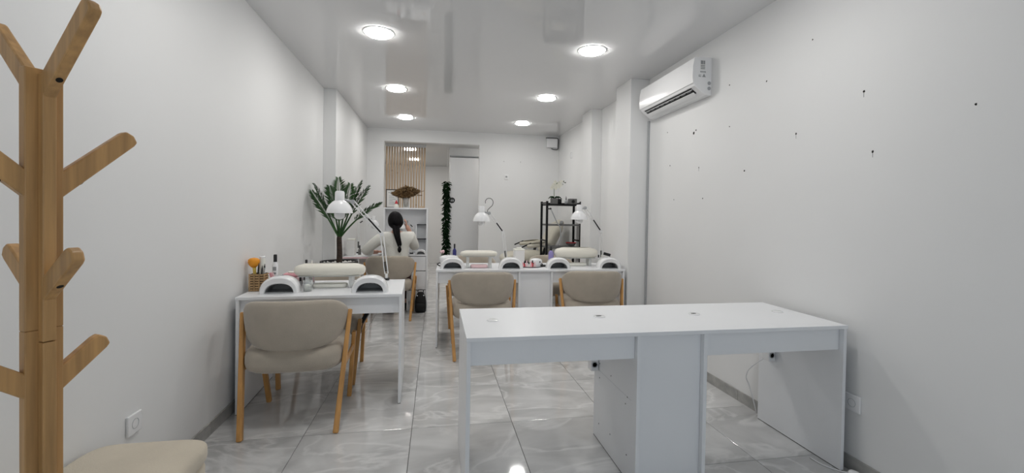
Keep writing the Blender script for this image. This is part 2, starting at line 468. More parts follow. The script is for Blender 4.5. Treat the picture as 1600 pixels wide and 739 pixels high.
# power strips under the front desk
def power_strip(label, loc, pts):
    t = thing('power_outlet', label, 'power outlet', loc)
    obj('housing', B((-.022, .022, -.03, .03, -.075, 0)), 'white_plastic', t, bevel=.006)
    bm = bmesh.new(); lathe(bm, [(.017, 0), (.017, .003), (.013, .003), (.012, -.004), (0, -.004)], 18)
    obj('socket', bm, 'grey_plastic', t, loc=(-.002, -.030, -.037), rot=(PI / 2, 0, 0), smooth=SM)
    if pts:
        bm = bmesh.new(); cable(bm, pts, .0035)
        obj('power_cord', bm, 'white_plastic', t, smooth=True)
    return t
power_strip('white outlet box with round socket fixed to the left side of the desk cabinet', (.896, 2.36, .468), None)
power_strip('white outlet box with grey cord under the right end of the front desk', (2.006, 2.33, .485), [(-.015, .02, -.07), (-.040, .04, -.10), (-.060, .09, -.16), (-.055, .12, -.22), (-.02, .135, -.28), (.03, .15, -.40), (.05, .15, -.47)])

# ------------------------------------------------------------------ chairs
def make_chair(label, loc, rz):
    t = thing('armchair', label, 'chair', loc, rz, 'beige upholstered chairs with wooden legs')
    bm = bmesh.new(); pad(bm, .555, .52, cushion_prof(.145, .055, .345, .010, .10), 4.2, 48, (0, .01, 0), taper=.06)
    obj('seat', bm, 'fabric', t, smooth=True)
    # wrapped backrest
    bm = bmesh.new(); R, a0 = .315, math.radians(68); n, m = 34, 16
    rings = []
    for i in range(n + 1):
        s = -1 + 2 * i / n
        s_ = math.copysign(abs(s) ** .92, s)
        th = a0 * s_
        e = abs(s) ** 5
        zt = .772 - .020 * s * s - .085 * e; zb = .485 + .012 * s * s + .125 * e
        hh = (zt - zb) / 2; zc = (zt + zb) / 2; tk = .028 * (1 - .55 * e)
        if i in (0, n): hh *= .72; tk *= .55
        ring = []
        for k in range(m):
            a = 2 * PI * k / m; ca, sa = math.cos(a), math.sin(a)
            q = tk * math.copysign(abs(ca) ** .7, ca); z = zc + hh * math.copysign(abs(sa) ** .55, sa)
            r = R + q + (z - .48) * .10
            ring.append(bm.verts.new((.915 * r * math.sin(th), .05 - .98 * r * math.cos(th), z)))
        rings.append(ring)
    for a, b in zip(rings, rings[1:]):
        for k in range(m): bm.faces.new([a[k], a[(k + 1) % m], b[(k + 1) % m], b[k]])
    bm.faces.new(rings[0][::-1]); bm.faces.new(rings[-1])
    obj('backrest', bm, 'fabric', t, smooth=True)
    for s in (-1, 1):
        bm = bmesh.new(); bar(bm, (s * .248, -.262, 0), (s * .298, -.075, .675), .030, .034, .022, .048)
        obj('leg', bm, 'oak', t, bevel=.006)
        bm = bmesh.new(); bar(bm, (s * .252, .265, 0), (s * .290, .185, .470), .030, .032, .026, .042)
        obj('leg', bm, 'oak', t, bevel=.006)
        bm = bmesh.new(); bar(bm, (s * .276, -.17, .365), (s * .282, .20, .365), .016, .036, side=(1, 0, 0))
        obj('seat_rail', bm, 'oak', t, bevel=.004)
    return t
ch = make_chair('beige fabric chair with oak legs, nearest the camera at the left desk', (-.815, 2.872, 0), math.radians(3.0))
copy_thing(ch, 'beige chair facing the camera on the far side of the left manicure desk', (-.85, 3.60, 0), math.radians(182))
copy_thing(ch, 'beige chair the woman with the black braid sits on', (-.535, 5.505, 0), math.radians(0))
copy_thing(ch, 'beige chair before the left half of the middle double desk, back to the camera', (.425, 4.015, 0), math.radians(-1))
copy_thing(ch, 'beige chair before the right half of the middle double desk, back to the camera', (1.475, 4.03, 0), math.radians(-7))
copy_thing(ch, 'beige chair behind the right half of the middle double desk, facing the camera', (1.40, 5.055, 0), math.radians(184))
copy_thing(ch, 'beige chair behind the left half of the middle double desk, facing the camera', (.43, 5.10, 0), math.radians(177))

# pouf
t = thing('ottoman', 'cream fabric ottoman with rounded edges against the left wall', 'ottoman', (-1.035, 1.585, 0))
bm = bmesh.new(); pad(bm, .40, .52, cushion_prof(.275, .020, .05, 0, .03), 6.5, 64)
obj('body', bm, 'pouf_fabric', t, smooth=SM)
bm = bmesh.new(); pad(bm, .412, .532, cushion_prof(.075, .026, .322, .010, .09), 6.5, 64)
obj('seat_cushion', bm, 'pouf_fabric', t, smooth=True)
for sx in (-.14, .14):
    for sy in (-.19, .19):
        bm = bmesh.new(); tube(bm, (sx, sy, 0), (sx, sy, .055), .018, .022, 12); obj('foot', bm, 'oak', t)

# ------------------------------------------------------------------ coat rack
cr = thing('coat_rack', 'tall bamboo coat tree with angled pegs in the left foreground', 'coat rack', (-.914, 1.20, 0), math.radians(-30))
# in its own frame: x is the axis of the top and third pegs, y the axis of the others
def plank(name, x0, x1, y0, y1, z0, z1, par=cr): return obj(name, B((x0, x1, y0, y1, z0, z1)), 'bamboo', par, bevel=.0022)
JZ = .985
lower = plank('lower_post', -.0125, .0125, -.034, .034, .03, JZ)
plank('post_rib', .0127, .034, -.0125, .0125, .03, JZ - .028, lower); plank('post_rib', -.034, -.0127, -.0125, .0125, .03, JZ, lower)
upper = plank('upper_post', -.0125, .0125, -.034, .034, JZ + .0003, 1.592)
plank('post_rib', .0127, .034, -.0125, .0125, JZ - .026, 1.580, upper); plank('post_rib', -.034, -.0127, -.0125, .0125, JZ + .0003, 1.592, upper)
for zz in (-.020, -.055):
    bm = bmesh.new(); lathe(bm, [(.0055, 0), (.0055, .0015), (.004, .002), (0, .002)], 14)
    obj('screw', bm, 'screw', cr, loc=(-.0225, -.0128, JZ + zz), rot=(PI / 2, 0, 0))
bm = bmesh.new(); lathe(bm, [(.0045, 0), (.0045, .001)], 12)
obj('wood_plug', bm, 'oak', cr, loc=(-.0225, -.0128, JZ + .03), rot=(PI / 2, 0, 0))
def peg(axis, s, zb, run, rise, w=.046, th=.024):
    """plank peg rising outward, rounded tip"""
    bm = bmesh.new()
    d = Vector((run, rise)).normalized(); nrm = Vector((-d.y, d.x))
    base = Vector((.012, zb)); L = math.hypot(run, rise)
    out = []
    # start cut vertical against the post
    out.append(base + Vector((0, -.030))); out.append(base + Vector((0, -.030 + w / max(d.x, .3))))
    tip = base + d * L
    a = tip + nrm * w * .40; b_ = tip - nrm * w * .40
    out += [a - d * .012 + nrm * w * .06, a, tip + d * .006, b_, b_ - d * .012 - nrm * w * .06]
    def P(q, k):
        return (s * q.x, k, q.y) if axis == 'x' else (k, s * q.x, q.y)
    f = [bm.verts.new(P(q, -th / 2)) for q in out]; g = [bm.verts.new(P(q, th / 2)) for q in out]
    n = len(out)
    for i in range(n): bm.faces.new([f[i], f[(i + 1) % n], g[(i + 1) % n], g[i]])
    bm.faces.new(f); bm.faces.new(g[::-1])
    o = obj('peg', bm, 'bamboo', cr, bevel=.004)
    # bolt hole on the underside
    bm = bmesh.new(); c = base + d * (.062) - nrm * (w * .44)
    q0 = c + nrm * .004; q1 = c - nrm * .0025
    tube(bm, P(q0, 0), P(q1, 0), .0065, n=14)
    obj('bolt_hole', bm, 'hole', o)
for s in (-1, 1):
    peg('x', s, 1.535, .185, .180)
    peg('x', s, 1.068, .125, .100)
    peg('y', s, 1.305, .165, .160)
    peg('y', s, .842, .105, .090)
for s in (-1, 1):
    for ax in 'xy':
        bm = bmesh.new()
        if ax == 'x': bar(bm, (s * .03, 0, .07), (s * .21, 0, .018), .026, .05, .026, .03, side=(0, 1, 0))
        else: bar(bm, (0, s * .03, .07), (0, s * .21, .018), .026, .05, .026, .03, side=(1, 0, 0))
        obj('foot', bm, 'bamboo', cr, bevel=.004)

# ------------------------------------------------------------------ air conditioner
ac = thing('air_conditioner', 'white wall-mounted air conditioner high on the right wall', 'air conditioner', (XR, 3.085, 0))
AL = .885
prof = [(0, 2.515), (-.135, 2.512), (-.150, 2.500), (-.160, 2.44), (-.163, 2.36), (-.158, 2.315), (-.145, 2.290), (-.075, 2.238), (-.05, 2.225), (0, 2.222)]
bm = bmesh.new()
a = [bm.verts.new((x, 0, z)) for x, z in prof]; b = [bm.verts.new((x, AL, z)) for x, z in prof]
for i in range(len(prof)): j = (i + 1) % len(prof); bm.faces.new([a[i], a[j], b[j], b[i]])
bm.faces.new(a[::-1]); bm.faces.new(b)
body = obj('body', bm, 'white_plastic', ac, bevel=.004)
bm = bmesh.new()
pf = [(-.151, 2.503), (-.163, 2.44), (-.166, 2.36), (-.161, 2.310), (-.157, 2.310), (-.1605, 2.36), (-.158, 2.44), (-.148, 2.50)]
a = [bm.verts.new((x, -.004, z)) for x, z in pf]; b = [bm.verts.new((x, AL + .004, z)) for x, z in pf]
for i in range(len(pf)): j = (i + 1) % len(pf); bm.faces.new([a[i], a[j], b[j], b[i]])
bm.faces.new(a[::-1]); bm.faces.new(b)
obj('front_panel', bm, 'white_plastic', ac, smooth=SM)
# outlet: the slanted lower front face (-.145,2.290)-(-.075,2.238)
d = Vector((.07, 0, -.052)).normalized(); nn = Vector((-d.z * -1, 0, 0))
nrm = Vector((-.052, 0, -.07)).normalized()
def slab(y0, y1, s0, s1, n0, n1):
    bm = bmesh.new(); o = Vector((-.145, 0, 2.290)); vs = []
    for s in (s0, s1):
        for k in (n0, n1):
            for y in (y0, y1): vs.append(bm.verts.new(o + d * s + nrm * k + Vector((0, y, 0))))
    for f in ((0, 1, 3, 2), (4, 6, 7, 5), (0, 4, 5, 1), (2, 3, 7, 6), (0, 2, 6, 4), (1, 5, 7, 3)): bm.faces.new([vs[i] for i in f])
    return bm
obj('air_outlet', slab(.055, AL - .055, .006, .066, -.002, .0015), 'black', ac)
for k in range(9):
    y = .085 + k * .084
    obj('vane', slab(y, y + .052, .030, .034, .0016, .004), 'grey_plastic', ac)
obj('louver', slab(.06, AL - .06, .044, .074, .010, .015), 'white_plastic', ac)
obj('louver_tip', slab(.06, AL - .06, .020, .024, .002, .006), 'white_plastic', ac)
lab = obj('spec_label', B((-.100, -.058, -.0012, -.0002, 2.415, 2.490)), 'paper', ac)
obj('label_print', B(*[(-.097, -.061, -.0018, -.0012, z, z + .007) for z in (2.421, 2.433, 2.445)], (-.097, -.076, -.0018, -.0012, 2.458, 2.486), (-.073, -.061, -.0018, -.0012, 2.458, 2.486)), 'print_grey', lab)
obj('lettering', B(*[(-.100 + .010 * k, -.093 + .010 * k, -.0012, -.0002, 2.395, 2.405) for k in range(5)]), 'print_grey', ac)
bm = bmesh.new()
for cx in (-.068,):
    vs = [bm.verts.new((cx + x, y, 2.36 + z)) for y in (-.0012, -.0002) for x, z in ((-.015, 0), (.015, 0), (0, .026))]
    bm.faces.new(vs[:3]); bm.faces.new(vs[3:][::-1])
    for i in range(3): bm.faces.new([vs[i], vs[(i + 1) % 3], vs[3 + (i + 1) % 3], vs[3 + i]])
obj('warning_mark', bm, 'print_grey', ac)
obj('recycling_mark', B((-.112, -.092, -.0012, -.0002, 2.372, 2.376), (-.112, -.092, -.0012, -.0002, 2.360, 2.366), (-.112, -.108, -.0012, -.0002, 2.366, 2.372)), 'print_grey', ac)
for z in (2.315, 2.275):
    bm = bmesh.new(); lathe(bm, [(.014, 0), (.014, .002), (.010, .002), (.010, .0005), (0, .0005)], 18)
    obj('knockout', bm, 'grey_plastic', ac, loc=(-.022, 0, z), rot=(PI / 2, 0, 0))
tag(obj('pipe_conduit', B((XR - .016, XR, 4.070, 4.092, .02, 2.23)), 'grey_plastic', bevel=.002), 'slim grey pipe conduit running down from the air conditioner beside the pillar', 'conduit')

# white box with black cable at the far ceiling corner
jb = thing('junction_box', 'small white box with black cable under the ceiling at the far right corner', 'electrical box', (1.955, YB, 2.44))
obj('housing', B((-.09, .09, -.09, 0, 0, .15)), 'white_plastic', jb, bevel=.006)
bm = bmesh.new(); cable(bm, [(-.10, -.02, .17), (.05, -.03, .172), (.115, -.03, .16), (.118, -.03, .05), (.11, -.03, -.02), (.04, -.03, -.025), (.0, -.02, -.01)], .006, sub=5)
obj('cable', bm, 'black', jb, smooth=True)

# wall switches and sockets
def wall_plate(name, label, cat, loc, rz, kind, w=.085, h=.085):
    t = thing(name, label, cat, loc, rz)        # faces local -y
    pf = obj('frame', B((-w / 2, w / 2, -.012, 0, -h / 2, h / 2)), 'white_plastic', t, bevel=.004)
    if kind == 'socket':
        bm = bmesh.new(); lathe(bm, [(.021, 0), (.021, .0125), (.0195, .0125), (.0185, .006), (0, .006)], 24)
        s = obj('socket_cup', bm, 'grey_plastic', t, loc=(0, -.0005, 0), rot=(PI / 2, 0, 0), smooth=SM)
        for x in (-.0095, .0095):
            bm = bmesh.new(); lathe(bm, [(.003, 0), (.003, .001)], 10); obj('pin_hole', bm, 'hole', s, loc=(x, 0, .0062))
    else:
        obj('rocker', B((-w * .36, w * .36, -.016, -.012, -h * .36, h * .36)), 'white_plastic', t, bevel=.002)
        if kind == 'thermo': obj('display', B((-w * .22, w * .22, -.0172, -.016, -.008, h * .24)), 'print_grey', t)
    return t
wall_plate('power_socket', 'white wall socket above the cream ottoman', 'socket', (XL, 2.067, .368), -PI / 2 + PI, 'socket')
wall_plate('power_socket', 'white wall socket low on the right wall behind the front desk', 'socket', (XR, 1.862, .345), -PI / 2, 'socket')
wall_plate('thermostat', 'small white thermostat on the back wall beside the doorway', 'thermostat', (1.174, YB, 1.913), 0, 'thermo', .07, .085)
wall_plate('wall_switch', 'small white switch plate high on the far right wall', 'switch', (XR, 6.635, 2.224), -PI / 2, 'switch', .07, .10)
pg = thing('power_plug', 'white plug lying on the floor beside the right wall', 'plug', (2.045, 1.80, 0), .4)
bm = bmesh.new(); pad(bm, .038, .05, cushion_prof(.034, .010, 0, 0, .004), 3, 20); obj('plug_body', bm, 'white_plastic', pg, smooth=True)
bm = bmesh.new(); cable(bm, [(0, .02, .016), (.0, .06, .006), (-.01, .13, .004), (.01, .2, .004)], .0035); obj('cord', bm, 'white_plastic', pg, smooth=True)
bm = bmesh.new(); [tube(bm, (x, -.024, .017), (x, -.043, .017), .0024, n=8) for x in (-.0095, .0095)]; obj('pins', bm, 'chrome', pg)

# ------------------------------------------------------------------ nail (UV) lamps
def make_uv(label, loc, rz, sc=1.0):
    t = thing('nail_lamp', label, 'nail lamp', loc, rz, 'white arched nail lamps'); t.scale = (sc, sc, sc)
    n = 22
    def arch(w, h, y, z0=0.0, e=2.3):
        return [(w / 2 * math.copysign(abs(math.cos(a)) ** (2 / e), math.cos(a)), y, z0 + h * abs(math.sin(a)) ** (2 / e)) for a in [PI * i / n for i in range(n + 1)]]
    bm = bmesh.new()
    seq = [arch(.168, .062, .014), arch(.176, .067, 0), arch(.218, .098, -.004), arch(.236, .110, .008), arch(.240, .112, .03), arch(.230, .108, .10), arch(.196, .092, .155), arch(.15, .06, .168)]
    R = [[bm.verts.new(p) for p in s] for s in seq]
    for a, b in zip(R, R[1:]):
        for i in range(n): bm.faces.new([a[i], a[i + 1], b[i + 1], b[i]])
    bm.faces.new(R[-1])
    obj('shell', bm, 'white_plastic', t, smooth=math.radians(50))
    bm = bmesh.new()
    seq = [arch(.168, .062, .0141), arch(.166, .061, .05), arch(.150, .055, .145)]
    R = [[bm.verts.new(p) for p in s] for s in seq]
    for a, b in zip(R, R[1:]):
        for i in range(n): bm.faces.new([a[i], a[i + 1], b[i + 1], b[i]])
    bm.faces.new(R[-1]); obj('lining', bm, 'lamp_inside', t, smooth=SM)
    obj('base_plate', B((-.084, .084, .006, .145, 0.0005, .006)), 'grey_plastic', t)
    bm = bmesh.new()
    for i in range(7):
        a = PI * (.18 + .64 * i / 6); x, z = .074 * math.cos(a), .052 * math.sin(a)
        tube(bm, (x * 1.05, .07, z * 1.06), (x, .07, z), .006, n=8)
    obj('led_beads', bm, 'led_dark', t)
    obj('display', B((-.022, .022, .035, .055, .1108, .1128)), 'grey_plastic', t)
    return t
def put(dk, lx, ly, z): return on(dk, lx, ly, z)
uv = make_uv('white nail lamp beside the wicker brush holder on the left desk', on(ld, .217, .105, .735), ld.rotation_euler[2] + .03)
copy_thing(uv, 'white nail lamp at the right end of the left manicure desk', on(ld, .785, .075, .735), ld.rotation_euler[2])
copy_thing(uv, 'white nail lamp at the left end of the middle double desk', on(md, .155, .065, .74), md.rotation_euler[2])
copy_thing(uv, 'white nail lamp in front of the tissue box on the middle double desk', on(md, .725, .06, .74), md.rotation_euler[2])
copy_thing(uv, 'white nail lamp right of the purple bottle on the middle double desk', on(md, 1.205, .06, .74), md.rotation_euler[2])
copy_thing(uv, 'white nail lamp at the right end of the middle double desk', on(md, 1.735, .06, .74), md.rotation_euler[2])

# ------------------------------------------------------------------ hand rests
def hand_rest(label, loc, rz, w, dep=.16, towel=None, h=.075, zc=.0):
    t = thing('hand_rest', label, 'hand rest', loc, rz, 'cream hand rests on acrylic stands')
    lz = .085 + zc
    bm = bmesh.new(); pad(bm, w, dep, cushion_prof(h, h * .48, lz, .012, .05), 3.0, 40, (0, 0, 0)); obj('cushion', bm, 'cream', t, smooth=True)
    for s in (-1, 1):
        x = s * w * .30
        obj('stand_leg', B((x - .014, x + .014, -.055, .055, 0, lz - .004)), 'frosted', t, bevel=.004)
    obj('stand_plate', B((-w * .42, w * .42, -.06, .06, lz - .004, lz + .002)), 'frosted', t)
    return t
hand_rest('long cream hand rest between the two nail lamps on the left manicure desk', on(ld, .49, .34, .735), ld.rotation_euler[2], .48, .17)
hand_rest('cream hand rest with a pink towel below it on the middle double desk', on(md, .415, .20, .74), md.rotation_euler[2], .37, .15, h=.045, zc=.03)
hand_rest('cream padded hand rest on the right half of the middle double desk', on(md, 1.46, .35, .74), md.rotation_euler[2], .47, .17, h=.10, zc=.0)
bm = bmesh.new(); pad(bm, .170, .10, cushion_prof(.028, .010, 0, 0, .01), 5, 28)
tag(obj('folded_towel', bm, 'pale_pink', smooth=SM, loc=on(md, .418, .20, .7405), rot=(0, 0, md.rotation_euler[2])), 'folded pale pink towel under the hand rest on the middle desk', 'towel')
bm = bmesh.new(); pad(bm, .22, .10, cushion_prof(.030, .010, 0, 0, .01), 5, 28)
tag(obj('folded_towel', bm, 'petal', smooth=SM, loc=on(md, 1.46, .35, .7405), rot=(0, 0, md.rotation_euler[2])), 'folded white towel under the right hand rest on the middle desk', 'towel')
bm = bmesh.new(); pad(bm, .23, .10, cushion_prof(.026, .010, 0, 0, .01), 5, 28)
tag(obj('folded_towel', bm, 'petal', smooth=SM, loc=on(ld, .49, .34, .7355), rot=(0, 0, ld.rotation_euler[2])), 'folded white towel under the hand rest on the left desk', 'towel')

# ------------------------------------------------------------------ architect desk lamps
def desk_lamp(label, base, elbow, wrist, head, hook=False, sc=1.0, clamp=True):
    base, elbow, wrist, head = map(Vector, (base, elbow, wrist, head))
    t = thing('desk_lamp', label, 'desk lamp', base, 0, 'white swing-arm desk lamps')
    e, w, h = elbow - base, wrist - base, head - base
    if clamp:
        cl = obj('clamp', B((-.022, .022, -.02, .03, 0, .016)), 'black', t, bevel=.002)
    bm = bmesh.new(); tube(bm, (0, 0, .014), (0, 0, .05), .011, n=14); obj('post', bm, 'white_metal', t, smooth=SM)
    p0 = Vector((0, 0, .05))
    def arm(name, a, b):
        bm = bmesh.new(); side = (b - a).cross(Vector((.3, 1, 0))).normalized() * .013
        for s in (-1, 1): tube(bm, a + side * s, b + side * s, .0045, n=8)
        o = obj(name, bm, 'white_metal', t, smooth=SM)
        return o, side
    o1, sd = arm('lower_arm', p0, e)
    for s in (-.45, .45):
        bm = bmesh.new(); tube(bm, p0.lerp(e, .06) + sd * s, p0.lerp(e, .30) + sd * s, .0042, n=8); obj('spring', bm, 'black_metal', o1)
    o2, sd = arm('upper_arm', e, w)
    for s in (-.3,):
        bm = bmesh.new(); tube(bm, e.lerp(w, .05) + sd * s, e.lerp(w, .48) + sd * s, .007, n=8); obj('spring', bm, 'black_metal', o2)
    for nm, q in (('elbow_joint', e), ('wrist_joint', w)):
        bm = bmesh.new(); tube(bm, q + Vector((0, -.014, 0)), q + Vector((0, .014, 0)), .017, n=16); obj(nm, bm, 'white_metal' if nm[0] == 'e' else 'grey_plastic', t, smooth=SM)
    # shade: neck cap, dome, bulb
    r = .092 * sc
    bm = bmesh.new()
    lathe(bm, [(0, .125 * sc), (.026 * sc, .123 * sc), (.033 * sc, .112 * sc), (.034 * sc, .055 * sc), (.048 * sc, .046 * sc), (.072 * sc, .022 * sc), (.086 * sc, -.008 * sc), (r, -.036 * sc), (r - .003, -.037 * sc), (.082 * sc, -.008 * sc), (.068 * sc, .018 * sc), (.044 * sc, .040 * sc), (0, .044 * sc)], 32, close=False)
    sh = obj('shade', bm, 'white_plastic', t, smooth=SM, loc=h)
    bm = bmesh.new(); lathe(bm, [(0, -.082 * sc), (.022 * sc, -.079 * sc), (.036 * sc, -.064 * sc), (.038 * sc, -.04 * sc), (.036 * sc, -.02 * sc), (.018 * sc, .03 * sc), (0, .04 * sc)], 24, close=False)
    obj('bulb', bm, 'white_plastic', sh, smooth=True)
    bm = bmesh.new(); tube(bm, w, h + Vector((.0, 0, .07 * sc)), .008, n=10); obj('bracket', bm, 'grey_plastic', t, smooth=SM)
    if hook:
        bm = bmesh.new(); q = w + Vector((-.005, 0, .0))
        cable(bm, [q + Vector(v) for v in ((-.012, 0, .005), (-.012, 0, .03), (.008, 0, .055), (.038, 0, .085), (.045, 0, .125), (.022, 0, .155), (-.015, 0, .155), (-.036, 0, .13), (-.036, 0, .105))], .0035)
        obj('hook', bm, 'black_metal', t, smooth=True)
    return t
bx = on(ld, .855, .632, .735)
desk_lamp('white swing-arm lamp clamped to the rear corner of the left manicure desk', bx, (-.432, 3.66, 1.10), (-.630, 3.50, 1.352), (-.712, 3.44, 1.302), sc=1.04)
desk_lamp('white swing-arm lamp with a black hook at the middle of the double desk', on(md, .735, .575, .74), (.722, 4.70, 1.08), (.556, 4.6, 1.285), (.470, 4.55, 1.235), hook=True, sc=1.0)
desk_lamp('white swing-arm lamp at the right end of the middle double desk', on(md, 1.82, .572, .74), (1.838, 4.68, 1.10), (1.620, 4.6, 1.36), (1.537, 4.55, 1.268), sc=1.02)

# ------------------------------------------------------------------ small things on the left desk
def bottle(name, label, cat, loc, r, h, m, capm=None, cap=.25, neck=.5, group=None, tilt=None):
    t = thing(name, label, cat, loc, 0, group)
    hb = h * (1 - cap)
    bm = bmesh.new(); lathe(bm, [(r * .9, 0), (r, h * .03), (r, hb * .85), (r * neck, hb)], 18); obj('bottle_body', bm, m, t, smooth=SM)
    bm = bmesh.new(); lathe(bm, [(r * neck * 1.1, hb), (r * neck * 1.1, h * .98), (r * neck * .8, h)], 14); obj('cap', bm, capm or m, t, smooth=SM)
    if tilt: t.rotation_euler = tilt
    return t
def pump(parent, r, h):
    bm = bmesh.new(); tube(bm, (0, 0, h), (0, 0, h + .02), .004, n=8); tube(bm, (0, 0, h + .02), (.02, 0, h + .018), .004, n=8); obj('pump', bm, 'black', parent)

# woven brush holder with its contents as separate things
hx, hy, hz = on(ld, .052, .255, .735)
bh = thing('brush_holder', 'square woven bamboo holder full of nail brushes on the left desk', 'holder', (hx, hy, hz), .03); bh.scale = (.80, .80, 1.0)
obj('inner_box', B((-.052, -.048, -.05, .05, 0, .115), (.048, .052, -.05, .05, 0, .115), (-.048, .048, -.05, -.046, 0, .115), (-.048, .048, .046, .05, 0, .115), (-.048, .048, -.046, .046, 0, .004)), 'dark_wicker', bh)
for k in range(7):
    z = .004 + k * .0165
    obj('weave_band', B((-.057, .057, -.055, -.0502, z, z + .010), (-.057, .057, .0502, .055, z, z + .010), (-.057, -.0522, -.0502, .0502, z, z + .010), (.0522, .057, -.0502, .0502, z, z + .010)), 'wicker', bh)
for x in (-.056, -.019, .019, .056):
    obj('cane', B((x - .004, x + .004, -.0585, -.055, 0, .118)), 'wicker', bh)
br = thing('powder_brush', 'round orange powder brush standing in the woven holder', 'brush', (hx - .016, hy - .008, hz + .006))
bm = bmesh.new(); tube(bm, (0, 0, 0), (-.012, 0, .155), .007, .011, 12); obj('handle', bm, 'yellow', br)
bm = bmesh.new(); lathe(bm, [(.014, 0), (.028, .015), (.036, .035), (.034, .052), (.022, .062), (0, .066)], 20); obj('bristles', bm, 'orange', br, loc=(-.014, 0, .150), smooth=True)
bottle('cream_tube', 'white tube standing upright in the woven holder', 'tube', (hx + .014, hy + .016, hz + .006), .018, .225, 'petal', 'white_plastic', .06, .9)
bottle('spray_bottle', 'white bottle with black print and cap standing beside the woven holder', 'bottle', (hx + .072, hy + .085, hz), .019, .235, 'white_plastic', 'black', .22, .55)
o = bpy.data.objects['spray_bottle']; obj('print', B((-.012, .012, -.0215, -.0190, .10, .112), (-.010, .013, -.0215, -.0190, .125, .150)), 'print_grey', o)
for k, (dx, dy, hh, m) in enumerate(((-.003, -.024, .18, 'black'), (.020, -.026, .165, 'black_soft'), (.028, -.006, .175, 'chrome'))):
    bt = thing('nail_brush', ['thin black nail brush leaning at the front of the woven holder', 'short black nail file in the woven holder', 'slim metal nail tool in the woven holder'][k], 'nail tool', (hx + dx, hy + dy, hz + .006))
    bm = bmesh.new(); tube(bm, (0, 0, 0), (.008, 0, hh * .85), .004, .005, 8); obj('handle', bm, m, bt)
    bm = bmesh.new(); tube(bm, (.008, 0, hh * .85), (.010, 0, hh), .005, .001, 8); obj('tip', bm, 'black', bt)
pk = thing('pink_clamp', 'pink plastic clip leaning on the woven holder', 'clip', (hx + .070, hy + .03, hz))
bm = bmesh.new(); bar(bm, (.02, 0, .0), (-.012, 0, .115), .014, .008); obj('clip_arm', bm, 'pink', pk, bevel=.002)
bm = bmesh.new(); bar(bm, (.035, .012, .0), (-.004, .012, .115), .014, .008); obj('clip_arm', bm, 'pale_pink', pk, bevel=.002)
pb = thing('cosmetic_box', 'round-cornered pink box behind the left nail lamp', 'box', on(ld, .205, .45, .735), .05)
bm = bmesh.new(); pad(bm, .10, .08, cushion_prof(.065, .008, 0, 0, .01), 6, 28); obj('box_body', bm, 'pale_pink', pb, smooth=SM)
bm = bmesh.new(); pad(bm, .104, .084, cushion_prof(.022, .008, .066, 0, .01), 6, 28); obj('lid', bm, 'pink', pb, smooth=SM)
bm = bmesh.new(); pad(bm, .05, .04, cushion_prof(.012, .004, .089, 0, .006), 3, 20); obj('lid_pad', bm, 'petal', pb, smooth=True)
bottle('polish_bottle', 'small clear polish bottle left of the pink box', 'bottle', on(ld, .155, .42, .735), .010, .085, 'white_plastic', 'grey_plastic', .3, .6)
bottle('polish_bottle', 'small grey polish bottle right of the pink box', 'bottle', on(ld, .268, .50, .735), .012, .088, 'grey_plastic', 'gold', .35, .6)
bottle('dropper_bottle', 'tall black bottle standing behind the hand rest on the left desk', 'bottle', on(ld, .30, .46, .735), .017, .185, 'black', 'black', .3, .45)
np_ = thing('nail_file', 'silver and pink nail file standing beside the black bottle', 'nail tool', on(ld, .34, .47, .735))
bm = bmesh.new(); bar(bm, (.012, 0, 0), (-.006, 0, .185), .014, .003); obj('file_blade', bm, 'chrome', np_)
bm = bmesh.new(); bar(bm, (.010, -.003, .02), (-.004, -.003, .15), .008, .002); obj('file_grip', bm, 'pale_pink', np_)
cup = thing('clear_cup', 'clear plastic cup of white cotton pads on the left desk', 'cup', on(ld, .375, .18, .735))
bm = bmesh.new(); lathe(bm, [(.026, 0), (.032, .075), (.030, .075), (.0245, .003), (0, .003)], 24, close=False); obj('cup_wall', bm, 'acrylic', cup, smooth=SM)
bm = bmesh.new(); lathe(bm, [(.022, .004), (.025, .03), (.018, .044), (0, .048)], 16); obj('cotton', bm, 'petal', cup, smooth=True)
bottle('polish_bottle', 'dark nail polish bottle standing in front of the black bottle', 'bottle', on(ld, .275, .40, .735), .011, .075, 'grey_plastic', 'black', .5, .6)

# cord with adapter under the left desk
cd = thing('adapter_cord', 'black power cord with inline adapter hanging under the left desk', 'power cord', (0, 0, 0))
ends = [(-.47, 3.60, .60), (-.49, 3.56, .55), (-.53, 3.50, .46), (-.545, 3.475, .41), (-.555, 3.45, .35)]
bm = bmesh.new(); cable(bm, ends, .004); obj('cord', bm, 'black', cd, smooth=True)
bm = bmesh.new(); bar(bm, (-.515, 3.523, .492), (-.552, 3.483, .425), .030, .026); obj('adapter', bm, 'black', cd, bevel=.004)
obj('plug_block', B((-.50, -.43, 3.575, 3.625, .585, .617)), 'black', cd, bevel=.004)

# ------------------------------------------------------------------ small things on the middle desk
bottle('pump_bottle', 'dark blue bottle standing behind the leftmost nail lamp of the middle desk', 'bottle', on(md, .175, .50, .74), .020, .215, 'blue', 'black', .22, .4)
rt = thing('dust_collector', 'white rounded device behind the leftmost nail lamp of the middle desk', 'nail device', on(md, .12, .395, .74))
bm = bmesh.new(); pad(bm, .20, .15, cushion_prof(.10, .035, 0, .004, .02), 3.5, 32); obj('device_body', bm, 'white_plastic', rt, smooth=True)
bm = bmesh.new(); cable(bm, [(-.095, -.05, .03), (-.12, -.08, .02), (-.085, -.13, .006), (-.05, -.14, .006), (-.03, -.10, .01)], .006); obj('black_lead', bm, 'black', rt, smooth=True)
tb = thing('tissue_dispenser', 'tall white tissue dispenser between the lamps on the middle desk', 'dispenser', on(md, .86, .46, .74), -.03)
obj('dispenser_body', B((-.055, .055, -.05, .05, 0, .165)), 'paper', tb, bevel=.006)
